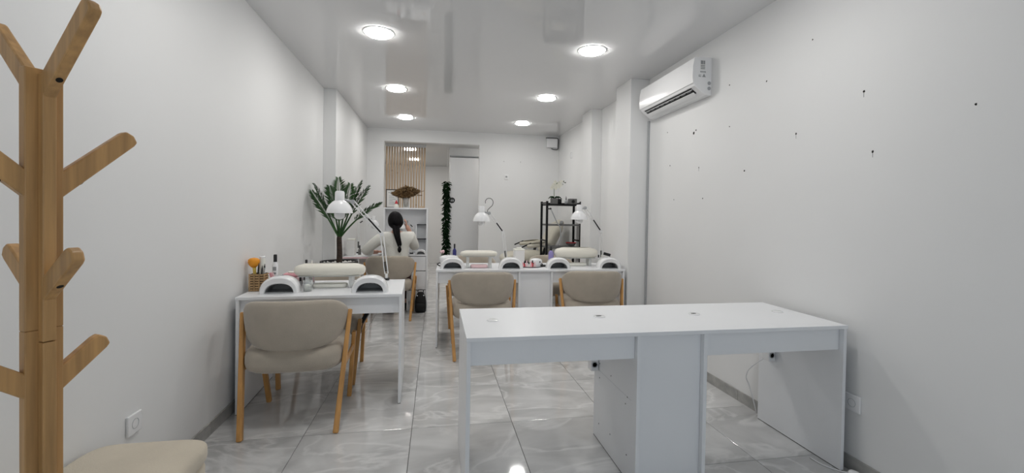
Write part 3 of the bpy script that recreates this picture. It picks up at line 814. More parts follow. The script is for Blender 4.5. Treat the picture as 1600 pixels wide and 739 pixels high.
bm = bmesh.new(); pad(bm, .07, .03, [(0, .165), (.004, .180), (.008, .184)], 2.4, 20); obj('tissue', bm, 'petal', tb, smooth=True)
obj('dispenser_lid', B((-.057, .057, -.052, .052, .150, .168)), 'petal', tb, bevel=.004)
bottle('lotion_bottle', 'purple lotion bottle with a dark cap on the middle desk', 'bottle', on(md, 1.19, .36, .74), .028, .205, 'purple', 'black', .22, .4)
wd = thing('nail_drill', 'small white nail drill machine left of the purple bottle', 'nail device', on(md, 1.025, .34, .74), .0)
bm = bmesh.new(); pad(bm, .125, .10, cushion_prof(.075, .025, 0, .004, .015), 3.5, 32); obj('drill_body', bm, 'white_plastic', wd, smooth=True)
bm = bmesh.new(); tube(bm, (-.045, -.055, .03), (-.045, -.050, .03), .010, n=14); tube(bm, (.03, -.055, .045), (.03, -.05, .045), .007, n=12); obj('knobs', bm, 'black', wd)
bm = bmesh.new(); cable(bm, [(.05, -.05, .03), (.06, -.09, .006), (-.02, -.17, .005), (-.10, -.19, .005), (-.17, -.16, .005), (-.20, -.12, .006)], .0045); obj('drill_cord', bm, 'black', wd, smooth=True)
bm = bmesh.new(); tube(bm, (.035, -.075, .012), (.075, -.105, .012), .011, n=12); obj('handpiece', bm, 'black', wd, smooth=SM)
cols = ['pink', 'red', 'pale_pink', 'petal', 'pink', 'red', 'pale_pink']
wh = ['in front of the tissue dispenser', 'second', 'third', 'fourth', 'fifth', 'sixth', 'nearest the white drill machine']
for k in range(7):
    p = on(md, .865 + .021 * k, .20 + .03 * ((k * 3) % 4) / 2, .74)
    ordn = ['leftmost', 'second', 'third', 'fourth', 'fifth', 'sixth', 'rightmost'][k]
    bottle('polish_bottle', ordn + ' ' + {'pink': 'pink', 'red': 'red', 'pale_pink': 'pale pink', 'petal': 'white'}[cols[k]] + ' little bottle in the row beside the drill machine', 'bottle', p, .010, .050 + .008 * (k % 3), cols[k], 'black' if k % 2 else cols[k], .4, .6, 'pink and red polish bottles on the middle desk')
bottle('polish_bottle', 'tiny black-capped bottle behind the rightmost nail lamp', 'bottle', on(md, 1.715, .36, .74), .012, .115, 'white_plastic', 'black', .25, .6)
bottle('polish_bottle', 'tiny white bottle right of the black-capped bottle behind the rightmost nail lamp', 'bottle', on(md, 1.755, .37, .74), .012, .115, 'white_plastic', 'petal', .25, .6)
hd = thing('polish_press', 'small black tool on a white stand behind the rightmost nail lamp', 'nail tool', on(md, 1.805, .33, .74))
bm = bmesh.new(); tube(bm, (0, 0, 0), (0, 0, .10), .022, .014, 16); obj('tool_stand', bm, 'white_plastic', hd, smooth=SM)
bm = bmesh.new(); bar(bm, (-.045, 0, .133), (.030, 0, .113), .03, .022); obj('tool_head', bm, 'black', hd, bevel=.004)
pf_ = thing('artificial_flower', 'small dusty pink flower at the left edge of the middle desk', 'flower', on(md, .045, .50, .74))
bm = bmesh.new(); tube(bm, (0, 0, 0), (0, 0, .11), .003, n=6); obj('stem', bm, 'stem_green', pf_)
bm = bmesh.new()
for k in range(9):
    a = k * 2.4; r = .012 + .004 * (k % 4); c = Vector((r * math.cos(a), r * math.sin(a), .125 + .006 * (k % 3)))
    bmesh.ops.create_icosphere(bm, subdivisions=1, radius=.014, matrix=Matrix.Translation(c))
obj('petals', bm, 'pale_pink', pf_, smooth=True)

# ------------------------------------------------------------------ palm in tall black planter
pm = thing('potted_palm', 'green palm in a tall black planter behind the left manicure desk', 'potted plant', (-.985, 4.76, 0))
bm = bmesh.new(); lathe(bm, [(.125, 0), (.13, .01), (.178, .735), (.186, .74), (.186, .765), (.170, .765), (.166, .70), (0, .70)], 36, close=False); bm2 = bm
pot = obj('planter', bm, 'black', pm, smooth=SM)
bm = bmesh.new(); lathe(bm, [(.166, .735), (.10, .742), (0, .745)], 28, close=False)
for k in range(90):
    a = random.uniform(0, 2 * PI); r = .155 * math.sqrt(random.random()); s = random.uniform(.008, .013)
    bmesh.ops.create_icosphere(bm, subdivisions=1, radius=s, matrix=Matrix.Translation((r * math.cos(a), r * math.sin(a), .745)))
o = obj('gravel', bm, 'pebble', pot, smooth=True); o['kind'] = 'stuff'
bm = bmesh.new(); cable(bm, [(0, 0, .72), (.003, 0, .85), (-.002, 0, .98), (0, 0, 1.02)], lambda u: .030 - .006 * u, n=12); obj('trunk', bm, 'trunk', pm, smooth=True)
def frond(tip, up, droop=.5, n=26, ll=.10, base=(0, 0, 1.0)):
    bm = bmesh.new(); b = Vector(base); t = Vector(tip)
    c = b.lerp(t, .45) + Vector((0, 0, up))
    def P(u): return b * (1 - u) ** 2 + c * 2 * u * (1 - u) + t * u * u
    S = [P(i / 14) for i in range(15)]
    cable(bm, S[::2], lambda u: .009 * (1 - u) + .002, n=6, sub=3)
    for k in range(n):
        u = .40 + .60 * (k + .5) / n; p = P(u); d = (P(min(u + .02, 1)) - P(u - .02)).normalized()
        lat = d.cross(Vector((0, 0, 1)));
        if lat.length < .25: lat = d.cross(Vector((.3, 1, 0)))
        lat.normalize(); upv = lat.cross(d)
        L = ll * (.55 + .9 * math.sin(PI * min(1, (u - .22) / .78)) ) * (1.0 if u < .9 else .8)
        for s in (-1, 1):
            dr = (d * .75 + lat * s * .85 + upv * random.uniform(.0, .28)).normalized()
            q = p + dr * L + Vector((0, 0, -L * .12)); wv = dr.cross(upv).normalized() * .0070; m_ = p + dr * L * .45 + upv * .006
            v0 = bm.verts.new(p); v1 = bm.verts.new(m_ + wv); v2 = bm.verts.new(q); v3 = bm.verts.new(m_ - wv)
            bm.faces.new([v0, v1, v2]); bm.faces.new([v0, v2, v3])
    for v in bm.verts: v.co.x = max(v.co.x, -.257)
    fo = obj('frond', bm, 'leaf', pm)
    return fo
for tip, up in [((-.225, -.12, 1.545), .02), ((-.215, -.24, 1.47), .02), ((-.03, .05, 1.63), .04), ((-.13, .10, 1.54), .06), ((.09, .06, 1.57), .04), ((.20, .10, 1.60), .04), ((.30, -.06, 1.54), .06), ((.42, -.12, 1.37), .08), ((.03, -.20, 1.38), .06)]:
    frond(tip, up)

# ------------------------------------------------------------------ woman's corner: hutch, side desk, lamps
HX0, HX1, HY0, HY1, HZ = -.665, -.105, 5.80, 6.22, 1.342
hu = thing('vanity_hutch', 'white vanity desk with open hutch shelves and drawers behind the seated woman', 'vanity desk', (0, 0, 0))
for x in (HX0, HX1 - .018): obj('side_panel', B((x, x + .018, HY0, HY1, 0, HZ - .018)), 'desk_white', hu, bevel=.001)
obj('top_panel', B((HX0, HX1, HY0, HY1, HZ - .018, HZ)), 'desk_white', hu, bevel=.001)
obj('back_panel', B((HX0 + .018, HX1 - .018, HY0 + .155, HY0 + .165, .736, HZ - .018)), 'desk_white', hu)
obj('worktop', B((HX0 + .019, HX1 - .019, HY0 + .002, HY1 - .012, .715, .735)), 'desk_white', hu, bevel=.001)
obj('cabinet_panel', B((-.365, -.347, HY0 + .01, HY1 - .012, .0, .715)), 'desk_white', hu)
obj('hutch_divider', B((-.26, -.246, HY0 + .06, HY0 + .155, .736, 1.12)), 'desk_white', hu)
for z in (.93, 1.12):
    obj('hutch_shelf', B((-.246, HX1 - .019, HY0 + .06, HY0 + .155, z, z + .008)), 'black_metal', hu)
for z0, z1 in ((.525, .708), (.275, .515), (.125, .265)):
    dr = obj('drawer', B((-.345, HX1 - .020, HY0 + .004, HY1 - .05, z0, z1)), 'desk_white', hu, bevel=.002)
obj('plinth', B((-.345, HX1 - .020, HY0 + .03, HY1 - .05, 0, .115)), 'desk_white', hu)
sdk = thing('side_desk', 'pale side desk in the far left corner under the woman\'s elbow', 'desk', (0, 0, 0))
obj('tabletop', B((-1.10, -.70, 5.48, 6.15, .715, .737)), 'desk_white', sdk, bevel=.002)
obj('edge_band', B((-1.10, -.70, 5.476, 5.48, .716, .736)), 'pale_pink', sdk)
for x in (-1.095, -.93): obj('side_panel', B((x, x + .018, 5.50, 6.13, 0, .715)), 'desk_white', sdk)
obj('modesty_panel', B((-1.077, -.93, 6.10, 6.118, .3, .715)), 'desk_white', sdk)

desk_lamp('white swing-arm lamp on the side desk left of the woman', (-1.0, 5.98, .737), (-.995, 5.98, 1.13), (-.90, 5.95, 1.20), (-.80, 5.93, 1.13), sc=.8)
desk_lamp('white swing-arm lamp on the vanity desk right of the woman', (-.315, 5.90, .735), (-.295, 5.90, 1.08), (-.37, 5.87, 1.16), (-.46, 5.86, 1.10), sc=.8)
copy_thing(uv, 'white nail lamp on the vanity desk right of the woman', (-.190, 5.80, .735), .0).scale = (.58, .34, .62)
td = thing('tissue_dispenser', 'white tissue dispenser on the side desk behind the palm', 'dispenser', (-1.03, 5.66, .737))
obj('dispenser_body', B((-.045, .045, -.05, .05, 0, .205)), 'paper', td, bevel=.005)
obj('dispenser_lid', B((-.047, .047, -.052, .052, .190, .21)), 'petal', td, bevel=.004)
bottle('polish_bottle', 'small dark bottle on the side desk left of the lamp', 'bottle', (-.945, 5.75, .737), .018, .12, 'concrete', 'black', .35, .4)
tag(obj('paper_sheet', B((-.97, -.88, 5.60, 5.72, .7375, .7395)), 'paper'), 'white paper sheet lying on the side desk by the sleeve', 'paper')
# on top of the hutch
pfm = thing('picture_frame', 'dark framed certificate standing at the left of the white hutch top', 'picture frame', (-.590, 6.15, HZ))
for b_ in ((-.085, -.074, -.01, .01, 0, .255), (.074, .085, -.01, .01, 0, .255), (-.074, .074, -.01, .01, .244, .255), (-.074, .074, -.01, .01, 0, .011)):
    obj('frame_bar', B(b_), 'frame_dark', pfm)
sh = obj('certificate', B((-.074, .074, -.003, .003, .011, .244)), 'paper', pfm)
obj('print_lines', B(*[(-.045, .045 - .02 * (k % 3), -.0038, -.003, .05 + .022 * k, .056 + .022 * k) for k in range(6)], (-.055, .055, -.0038, -.003, .205, .213)), 'print_grey', sh)
obj('frame_stand', B((-.02, .02, .01, .06, 0, .004), (-.02, .02, .01, .014, .004, .15)), 'frame_dark', pfm)
vs = thing('flower_vase', 'glass vase of brown dried flowers on top of the white hutch', 'vase', (-.395, 5.95, HZ))
bm = bmesh.new(); lathe(bm, [(.036, 0), (.040, .01), (.036, .10), (.042, .13), (.039, .13), (.033, .10), (.036, .012), (0, .01)], 24, close=False); obj('glass_vase', bm, 'acrylic', vs, smooth=SM)
bm = bmesh.new()
for k in range(14):
    a = k * 2.399; tube(bm, (.015 * math.cos(a), .015 * math.sin(a), .015), (.05 * math.cos(a), .03 * math.sin(a), .16), .002, n=5)
obj('stalks', bm, 'dried', vs)
bm = bmesh.new()
for k in range(1700):
    u, v = random.uniform(-1, 1), random.uniform(-1, 1)
    w = random.uniform(-1, 1)
    if u * u + v * v + w * w > 1: continue
    x = .185 * u; y = .07 * v; z = .205 + (.092 - .050 * abs(u)) * w + .02 * u
    a = Vector((random.uniform(-1, 1) + u, random.uniform(-.6, .6), random.uniform(-.9, 1))).normalized()
    s = Vector((random.uniform(-1, 1), random.uniform(-1, 1), random.uniform(-1, 1))); s = (s - a * s.dot(a)).normalized()
    L = random.uniform(.022, .055); W = random.uniform(.006, .012); p = Vector((x, y, z)); tk = a.cross(s) * .003
    v_ = [bm.verts.new(q) for q in (p - a * L * .4, p + s * W + tk, p + a * L * .6, p - s * W + tk, p - tk * 2)]
    for f in ((0, 1, 4), (1, 2, 4), (2, 3, 4), (3, 0, 4), (0, 3, 2, 1)): bm.faces.new([v_[i] for i in f])
o = obj('dried_blooms', bm, 'dried', vs); o['kind'] = 'stuff'
bm = bmesh.new(); bar(bm, (.15, 0, .20), (.235, 0, .235), .006, .004); bar(bm, (.14, 0, .17), (.21, 0, .172), .010, .006); obj('twigs', bm, 'dried', vs)
fg = thing('figurine', 'little white figurine with a red top on the hutch above the woman', 'figurine', (-.515, 5.90, HZ))
bm = bmesh.new(); lathe(bm, [(.028, 0), (.034, .012), (.024, .04), (.016, .052), (.018, .06), (.012, .072)], 18); obj('figure_body', bm, 'petal', fg, smooth=True)
bm = bmesh.new(); lathe(bm, [(.022, .052), (.020, .06), (.010, .085), (0, .105)], 16); obj('red_hat', bm, 'red', fg, smooth=True)
tag(obj('small_box', B((-.215, -.165, 5.98, 6.02, HZ, HZ + .028)), 'slat_wood', bevel=.002), 'tiny wooden box lying on the right of the hutch top', 'box')
bg = thing('black_bag', 'small black backpack on the floor beside the drawers', 'bag', (-.182, 5.715, 0))
bm = bmesh.new(); pad(bm, .145, .12, [(.02, 0), (.005, .012), (0, .05), (.002, .14), (.012, .20), (.03, .245), (.05, .262)], 2.8, 28); obj('bag_body', bm, 'black_soft', bg, smooth=True)
bm = bmesh.new(); cable(bm, [(-.035, 0, .255), (-.03, 0, .285), (.03, 0, .285), (.035, 0, .255)], .006); obj('top_handle', bm, 'black', bg, smooth=True)
bm = bmesh.new(); pad(bm, .11, .03, [(.008, .03), (0, .045), (0, .11), (.01, .125)], 3, 20, (0, -.062, 0)); obj('front_pocket', bm, 'black_soft', bg, smooth=True)
bm = bmesh.new(); [tube(bm, (x, -.062, .225), (x, -.052, .225), .007, n=10) for x in (-.04, .04)]; obj('buckle', bm, 'chrome', bg)

# ------------------------------------------------------------------ rear room: slats, garland
sl = thing('slat_screen', 'vertical wooden slat screen standing in the doorway to the rear room', 'screen', (0, 0, 0))
sb = bmesh.new(); box(sb, -.0145, .0145, -.02, .02, .03, 2.44)
NS = 15
s0 = obj('slat', sb, 'slat_wood', sl, bevel=.001)
for k in range(NS):
    o = s0 if k == 0 else s0.copy()
    if k: COL.objects.link(o)
    o.location = (-.862 + .0465 * k, 7.93, 0)
obj('bottom_rail', B((-.885, -.195, 7.905, 7.955, 0, .03)), 'slat_wood', sl)
obj('top_rail', B((-.885, -.195, 7.905, 7.955, 2.44, 2.488)), 'wall', sl)
for k, z in ((2, 2.02), (5, 2.14), (4, 1.98), (11, 1.42), (13, 1.30), (8, 2.05)):
    bm = bmesh.new(); pad(bm, .010, .024, [(0, 0), (0, .001)], 2, 12)
    obj('knot', bm, 'knot', sl, loc=(-.862 + .0465 * k, 7.9098, z), rot=(PI / 2, 0, 0))
gl = thing('leaf_garland', 'dark green leafy garland hanging on the door edge of the rear room', 'garland', (.18, 7.95, 0))
bm = bmesh.new(); cable(bm, [(.012, 0, ZR - .01), (.01, 0, 2.1), (.0, 0, 1.85)], .003); obj('cord', bm, 'white_metal', gl)
bm = bmesh.new(); cable(bm, [(0, 0, 1.85), (.012, 0, 1.5), (-.008, 0, 1.1), (.008, 0, .8), (0, 0, .42)], .007); obj('vine', bm, 'leaf_dark', gl)
lb = bmesh.new()
pts = [(0, 0, 0), (.022, .004, .03), (.018, .0, .062), (0, -.006, .085), (-.018, 0, .062), (-.022, .004, .03)]
vv = [lb.verts.new(p) for p in pts]; c_ = lb.verts.new((0, -.008, .045))
for i in range(6): lb.faces.new([vv[i], vv[(i + 1) % 6], c_])
lf0 = obj('leaf', lb, 'leaf_dark', gl)
for k in range(290):
    o = lf0 if k == 0 else lf0.copy()
    if k: COL.objects.link(o)
    z = .48 + 1.38 * k / 289; a = k * 2.399
    o.location = (.012 * math.cos(a), .012 * math.sin(a), z)
    o.rotation_euler = (random.uniform(1.7, 2.75), random.uniform(-.4, .4), a + PI / 2)
    o.scale = (random.uniform(1.0, 1.3),) * 3

# ------------------------------------------------------------------ black shelf with its things
bs = thing('shelving_rack', 'black metal ladder rack with open shelves at the far right', 'shelf', (0, 0, 0))
SX0, SX1, SY0, SY1 = 1.535, 2.06, 5.98, 6.30
for x in (SX0, SX1 - .028):
    for y in (SY0, SY1):
        obj('post', B((x, x + .028, y, y + .028, 0, 1.475)), 'black_metal', bs)
    for z in (.3, .9, 1.44): obj('side_rung', B((x + .004, x + .024, SY0 + .028, SY1, z, z + .02)), 'black_metal', bs)
for z in (.25, .80, 1.125, 1.415):
    obj('shelf_board', B((SX0 + .0285, SX1 - .0285, SY0 + .001, SY1 + .026, z, z + .022)), 'black_metal' if z > 1.4 else 'concrete', bs)
obj('top_rail', B((SX0 + .03, SX1 - .03, SY1 + .004, SY1 + .02, 1.445, 1.46)), 'black_metal', bs)
obr = 1.4375
orc = thing('orchid', 'white orchid in a grey cube pot on the black rack', 'potted plant', (1.685, 6.12, obr))
obj('cube_pot', B((-.045, .045, -.045, .045, 0, .082)), 'concrete', orc, bevel=.004)
bm = bmesh.new(); cable(bm, [(0, 0, .08), (-.002, 0, .18), (.005, 0, .26), (.05, 0, .31), (.12, 0, .33), (.16, 0, .31)], .004); obj('stem', bm, 'stem_green', orc, smooth=True)
bm = bmesh.new()
for (x, z, s) in ((-.03, .245, 1), (.02, .235, 1), (-.005, .275, 1.1), (.04, .285, 1), (.005, .315, .9), (.06, .25, .9), (.075, .305, 1), (-.045, .225, .8), (.095, .275, .8), (.105, .33, .7)):
    yy = random.uniform(-.03, .02)
    for q in range(5):
        a = q * 2 * PI / 5 + x * 20; r = .036 * s; c = Vector((x, yy, z)); dv = Vector((math.cos(a), -.15, math.sin(a))); sv = Vector((-math.sin(a), 0, math.cos(a)))
        v_ = [bm.verts.new(c + p) for p in (Vector((0, 0, 0)), dv * r * .5 + sv * r * .42, dv * r * 1.05, dv * r * .5 - sv * r * .42, dv * r * .5 + Vector((0, .006, 0)))]
        for f in ((0, 1, 4), (1, 2, 4), (2, 3, 4), (3, 0, 4), (0, 3, 2, 1)): bm.faces.new([v_[i] for i in f])
obj('blossoms', bm, 'orchid_petal', orc)
bm = bmesh.new()
for x, z in ((.14, .335), (.125, .29), (.165, .315)): bmesh.ops.create_icosphere(bm, subdivisions=1, radius=.010, matrix=Matrix.Translation((x, 0, z)))
obj('buds', bm, 'concrete', orc)
bm = bmesh.new()
for a, L in ((2.6, .10), (.3, .13), (3.6, .06), (-.5, .08)):
    cable(bm, [(0, 0, .08), (L * .5 * math.cos(a), .02 * math.sin(a), .105), (L * math.cos(a), .03 * math.sin(a), .075)], lambda u: .012 * math.sin(PI * (.15 + .8 * u)), n=6, sub=5)
obj('leaves', bm, 'leaf_dark', orc, smooth=True)
bm = bmesh.new(); lathe(bm, [(.030, 0), (.036, .01), (.036, .07), (.028, .078)], 20)
tag(obj('jar', bm, 'black', smooth=SM, loc=(1.768, 6.14, obr)), 'round black jar right of the orchid on the black rack', 'jar')
fn = thing('perfume_bottle', 'small glassy bottle with pointed stopper on the black rack', 'bottle', (1.865, 6.12, obr))
bm = bmesh.new(); lathe(bm, [(.02, 0), (.025, .02), (.02, .05), (.006, .062)], 16); obj('flask', bm, 'grey_plastic', fn, smooth=True)
bm = bmesh.new(); lathe(bm, [(.006, .062), (.008, .07), (.004, .105), (0, .125)], 12); obj('stopper', bm, 'black', fn, smooth=True)
cb = thing('camera_box', 'dark grey boxy speaker with round front on the black rack', 'speaker', (1.960, 6.12, obr))
obj('case', B((-.058, .058, -.04, .04, 0, .082)), 'concrete', cb, bevel=.004)
bm = bmesh.new(); lathe(bm, [(.024, 0), (.024, .006), (.016, .006), (.012, .002), (0, .002)], 20); obj('round_front', bm, 'black', cb, loc=(0, -.04, .040), rot=(PI / 2, 0, 0), smooth=SM)
bw = thing('bowl', 'grey bowl with a red rim on the lower shelf of the black rack', 'bowl', (1.95, 6.12, .8225))
bm = bmesh.new(); lathe(bm, [(.03, 0), (.065, .03), (.075, .055), (.071, .055), (.06, .032), (0, .008)], 24, close=False); obj('bowl_body', bm, 'concrete', bw, smooth=SM)
bm = bmesh.new(); lathe(bm, [(.071, .052), (.078, .052), (.078, .060), (.071, .060), (.071, .052)], 24, close=False); obj('rim', bm, 'red', bw, smooth=SM)
bm = bmesh.new(); lathe(bm, [(.02, 0), (.024, .01), (.022, .04), (.01, .05)], 14)
tag(obj('trinket', bm, 'grey_plastic', smooth=True, loc=(1.80, 6.12, 1.1475)), 'small grey trinket on the middle shelf of the black rack', 'ornament')
bm = bmesh.new(); cable(bm, [(SX0 + .06, 5.955, 1.36), (1.69, 5.955, 1.17), (1.735, 5.955, 1.10), (1.74, 5.955, .95), (1.70, 5.955, .84)], .008, sub=4)
mx_ = thing('lamp_arm', 'thin grey bent lamp arm hanging before the black rack', 'lamp arm', (0, 0, 0))
obj('arm_tube', bm, 'grey_plastic', mx_, smooth=True)
bm = bmesh.new(); tube(bm, (SX0 + .06, 5.955, 1.36), (SX0 + .06, 5.979, 1.37), .012, n=12); tube(bm, (SX0 + .01, 5.965, 1.365), (SX0 + .06, 5.965, 1.365), .008, n=10); obj('arm_clip', bm, 'black', mx_)

# ------------------------------------------------------------------ reclining treatment chair behind the rack
rc = thing('treatment_recliner', 'cream leather reclining treatment chair behind the black rack', 'recliner', (0, 0, 0))
def slabpad(name, p0, p1, w, t, m='cream_leather'):
    """cushion from p0 to p1 in the xz plane, width w along y"""
    p0, p1 = Vector(p0), Vector(p1); L = (p1 - p0).length
    bm = bmesh.new(); pad(bm, L, w, cushion_prof(t, t * .42, -t / 2, .014, .05), 3.4, 36)
    a = math.atan2(p1.z - p0.z, p1.x - p0.x)
    M = Matrix.Translation((p0 + p1) / 2) @ Matrix.Rotation(-a, 4, 'Y')
    bmesh.ops.transform(bm, matrix=M, verts=bm.verts[:])
    return obj(name, bm, m, rc, smooth=True)
slabpad('leg_rest', (1.02, 6.86, .56), (1.36, 6.86, .64), .50, .13)
slabpad('seat', (1.33, 6.86, .63), (1.74, 6.86, .60), .54, .15)
slabpad('backrest', (1.70, 6.86, .66), (1.97, 6.86, 1.16), .54, .14)
slabpad('headrest', (1.93, 6.80, 1.08), (1.985, 6.80, 1.20), .30, .10)
for y in (6.545, 7.165):
    ar = slabpad('armrest', (1.38, y, .79), (1.75, y, .83), .075, .06, 'cream_leather')
    bm = bmesh.new(); bar(bm, (1.62, y, .62), (1.68, y, .80), .03, .04, side=(0, 1, 0)); obj('arm_support', bm, 'black', ar)
    bm = bmesh.new(); bar(bm, (1.30, y, .775), (1.45, y, .840), .02, .018, side=(0, 1, 0)); obj('arm_lever', bm, 'black', ar)
bm = bmesh.new(); bar(bm, (1.05, 6.86, .49), (1.72, 6.86, .535), .40, .035, side=(0, 1, 0)); obj('frame', bm, 'black', rc)
bm = bmesh.new(); lathe(bm, [(.05, .03), (.05, .52)], 20, c=(1.52, 6.86, 0)); obj('column', bm, 'chrome', rc, smooth=SM)
bm = bmesh.new(); lathe(bm, [(.27, 0), (.27, .015), (.10, .035), (.05, .04)], 36, c=(1.52, 6.86, 0)); obj('base', bm, 'chrome', rc, smooth=SM)

# ------------------------------------------------------------------ seated woman
def skin_mesh(verts, edges, name):
    """verts: {key: (pos, rx, ry)}"""
    keys = list(verts); me = bpy.data.meshes.new(name)
    me.from_pydata([verts[k][0] for k in keys], [(keys.index(a), keys.index(b)) for a, b in edges], [])
    o = bpy.data.objects.new(name, me); COL.objects.link(o)
    sk = o.modifiers.new('skin', 'SKIN'); ss = o.modifiers.new('sub', 'SUBSURF'); ss.levels = 2; ss.render_levels = 2
    L = me.skin_vertices[0].data
    for i, k in enumerate(keys):
        L[i].radius = (verts[k][1], verts[k][2]); L[i].use_root = (i == 0)
    dg = bpy.context.evaluated_depsgraph_get(); ev = o.evaluated_get(dg)
    m2 = bpy.data.meshes.new_from_object(ev); bm = bmesh.new(); bm.from_mesh(m2)
    bpy.data.objects.remove(o); bpy.data.meshes.remove(m2)
    return bm
WX, WY = -.475, 5.47
body = {
 'pelvis': ((WX, WY, .545), .15, .11), 'waist': ((WX, WY + .02, .68), .125, .09), 'chest': ((WX + .005, WY + .03, .87), .145, .10), 'upper': ((WX + .005, WY + .03, .975), .10, .075), 'neck': ((WX - .005, WY + .035, 1.045), .048, .05), 'neck2': ((WX - .01, WY + .05, 1.10), .045, .048),
 'shl': ((WX - .165, WY + .02, .985), .055, .055), 'ell': ((-.855, 5.50, .800), .042, .042), 'wrl': ((-.755, 5.70, .775), .027, .024), 'pml': ((-.72, 5.765, .772), .030, .018),
 'shr': ((WX + .175, WY + .03, .985), .055, .055), 'elr': ((WX + .225, WY + .16, .82), .042, .042), 'wrr': ((WX + .155, WY + .085, 1.045), .026, .026), 'pmr': ((WX + .118, WY + .045, 1.120), .038, .026),
 'hpl': ((WX - .09, WY + .03, .525), .085, .085), 'knl': ((WX - .10, WY + .44, .535), .060, .060), 'anl': ((WX - .10, WY + .43, .10), .036, .036), 'tol': ((WX - .10, WY + .56, .045), .038, .028),
 'hpr': ((WX + .09, WY + .03, .525), .085, .085), 'knr': ((WX + .085, WY + .44, .535), .060, .060), 'anr': ((WX + .09, WY + .43, .10), .036, .036), 'tor': ((WX + .09, WY + .56, .045), .038, .028)}
edges = [('pelvis', 'waist'), ('waist', 'chest'), ('chest', 'upper'), ('upper', 'neck'), ('neck', 'neck2'), ('upper', 'shl'), ('shl', 'ell'), ('ell', 'wrl'), ('wrl', 'pml'), ('upper', 'shr'), ('shr', 'elr'), ('elr', 'wrr'), ('wrr', 'pmr'),
         ('pelvis', 'hpl'), ('hpl', 'knl'), ('knl', 'anl'), ('anl', 'tol'), ('pelvis', 'hpr'), ('hpr', 'knr'), ('knr', 'anr'), ('anr', 'tor')]
bmb = skin_mesh(body, edges, 'tmp_body')
def add_tube_chain(bm, pts, r): cable(bm, pts, r, n=8, sub=3)
# left hand resting on the desk, right hand against the cheek: four fingers and a thumb each
pl_ = Vector(body['pml'][0])
for k in range(4):
    off = Vector((-.022 + .0145 * k, .012, 0)); L = (.062, .072, .070, .055)[k]
    add_tube_chain(bmb, [pl_ + off - Vector((0, .03, 0)), pl_ + off + Vector((.002, .02, .006)), pl_ + off + Vector((.004, .02 + L * .5, .006)), pl_ + off + Vector((.006, .02 + L, -.010))], lambda u: .0088 - .002 * u)
add_tube_chain(bmb, [pl_ + Vector((.015, -.03, 0)), pl_ + Vector((.040, -.005, 0)), pl_ + Vector((.050, .030, -.006))], lambda u: .0098 - .002 * u)
pr_ = Vector(body['pmr'][0])
for k in range(4):
    off = Vector((.0, -.022 + .0145 * k, 0)); L = (.055, .070, .072, .062)[k]
    add_tube_chain(bmb, [pr_ + off - Vector((0, 0, .03)), pr_ + off + Vector((0, 0, .02)), pr_ + off + Vector((-.010, .004, .02 + L * .5)), pr_ + off + Vector((-.030, .008, .015 + L * .9))], lambda u: .0088 - .002 * u)
add_tube_chain(bmb, [pr_ + Vector((0, .018, -.03)), pr_ + Vector((-.012, .042, 0)), pr_ + Vector((-.03, .055, .025))], lambda u: .0098 - .002 * u)
# head with face (looks away from the camera, tipped down a little)
HC = Vector((WX - .012, WY + .055, 1.168)); HR = Matrix.Translation(HC) @ Matrix.Rotation(math.radians(-8), 4, 'Y') @ Matrix.Rotation(math.radians(-14), 4, 'X')
hb = bmesh.new(); bmesh.ops.create_uvsphere(hb, u_segments=28, v_segments=20, radius=1)
for v in hb.verts:
    x, y, z = v.co
    wx = .078; dy = .094; hz = .112
    if z < 0: wx *= 1 - .28 * (-z) ** 1.3; dy *= 1 - (.10 if y > 0 else .25) * (-z)
    v.co = Vector((x * wx, y * dy, z * hz))
    if y > .3:      # sockets, nose, lips, chin
        v.co.y -= .010 * math.exp(-((abs(v.co.x) - .032) ** 2 / .00028 + (v.co.z - .006) ** 2 / .00022))
        v.co.y += .022 * math.exp(-(v.co.x ** 2 / .00012 + (v.co.z + .020) ** 2 / .00050))
        v.co.y += .007 * math.exp(-(v.co.x ** 2 / .0006 + (v.co.z + .060) ** 2 / .00015))
        v.co.y += .008 * math.exp(-(v.co.x ** 2 / .0006 + (v.co.z + .095) ** 2 / .0002))
for s in (-1, 1):   # ears
    bmesh.ops.create_uvsphere(hb, u_segments=10, v_segments=8, radius=1, matrix=Matrix.Translation((s * .078, -.005, -.005)) @ Matrix.Diagonal((.009, .018, .031, 1)))
bmesh.ops.transform(hb, matrix=HR, verts=hb.verts[:])
tm = bpy.data.meshes.new('tmp'); hb.to_mesh(tm); hb.free(); bmb.from_mesh(tm); bpy.data.meshes.remove(tm)
wm = thing('person', 'person with a long black braid in a cream sweater sitting with back to the camera', 'person', (WX, WY, 0))
def to_local(bm): bmesh.ops.translate(bm, verts=bm.verts[:], vec=(-WX, -WY, 0)); return bm
bo = obj('body', to_local(bmb), 'skin', wm, smooth=True)
rm = bo.modifiers.new('remesh', 'REMESH'); rm.mode = 'VOXEL'; rm.voxel_size = .0055; rm.use_smooth_shade = True
bm = bmesh.new()
for s in (-1, 1): bmesh.ops.create_uvsphere(bm, u_segments=12, v_segments=8, radius=.011, matrix=HR @ Matrix.Translation((s * .031, .078, .006)))
obj('eyes', to_local(bm), 'eye', bo, smooth=True)
bm = bmesh.new(); bmesh.ops.create_uvsphere(bm, u_segments=14, v_segments=8, radius=1, matrix=HR @ Matrix.Translation((0, .088, -.057)) @ Matrix.Diagonal((.022, .007, .008, 1)))
obj('lips', to_local(bm), 'lips', bo, smooth=True)
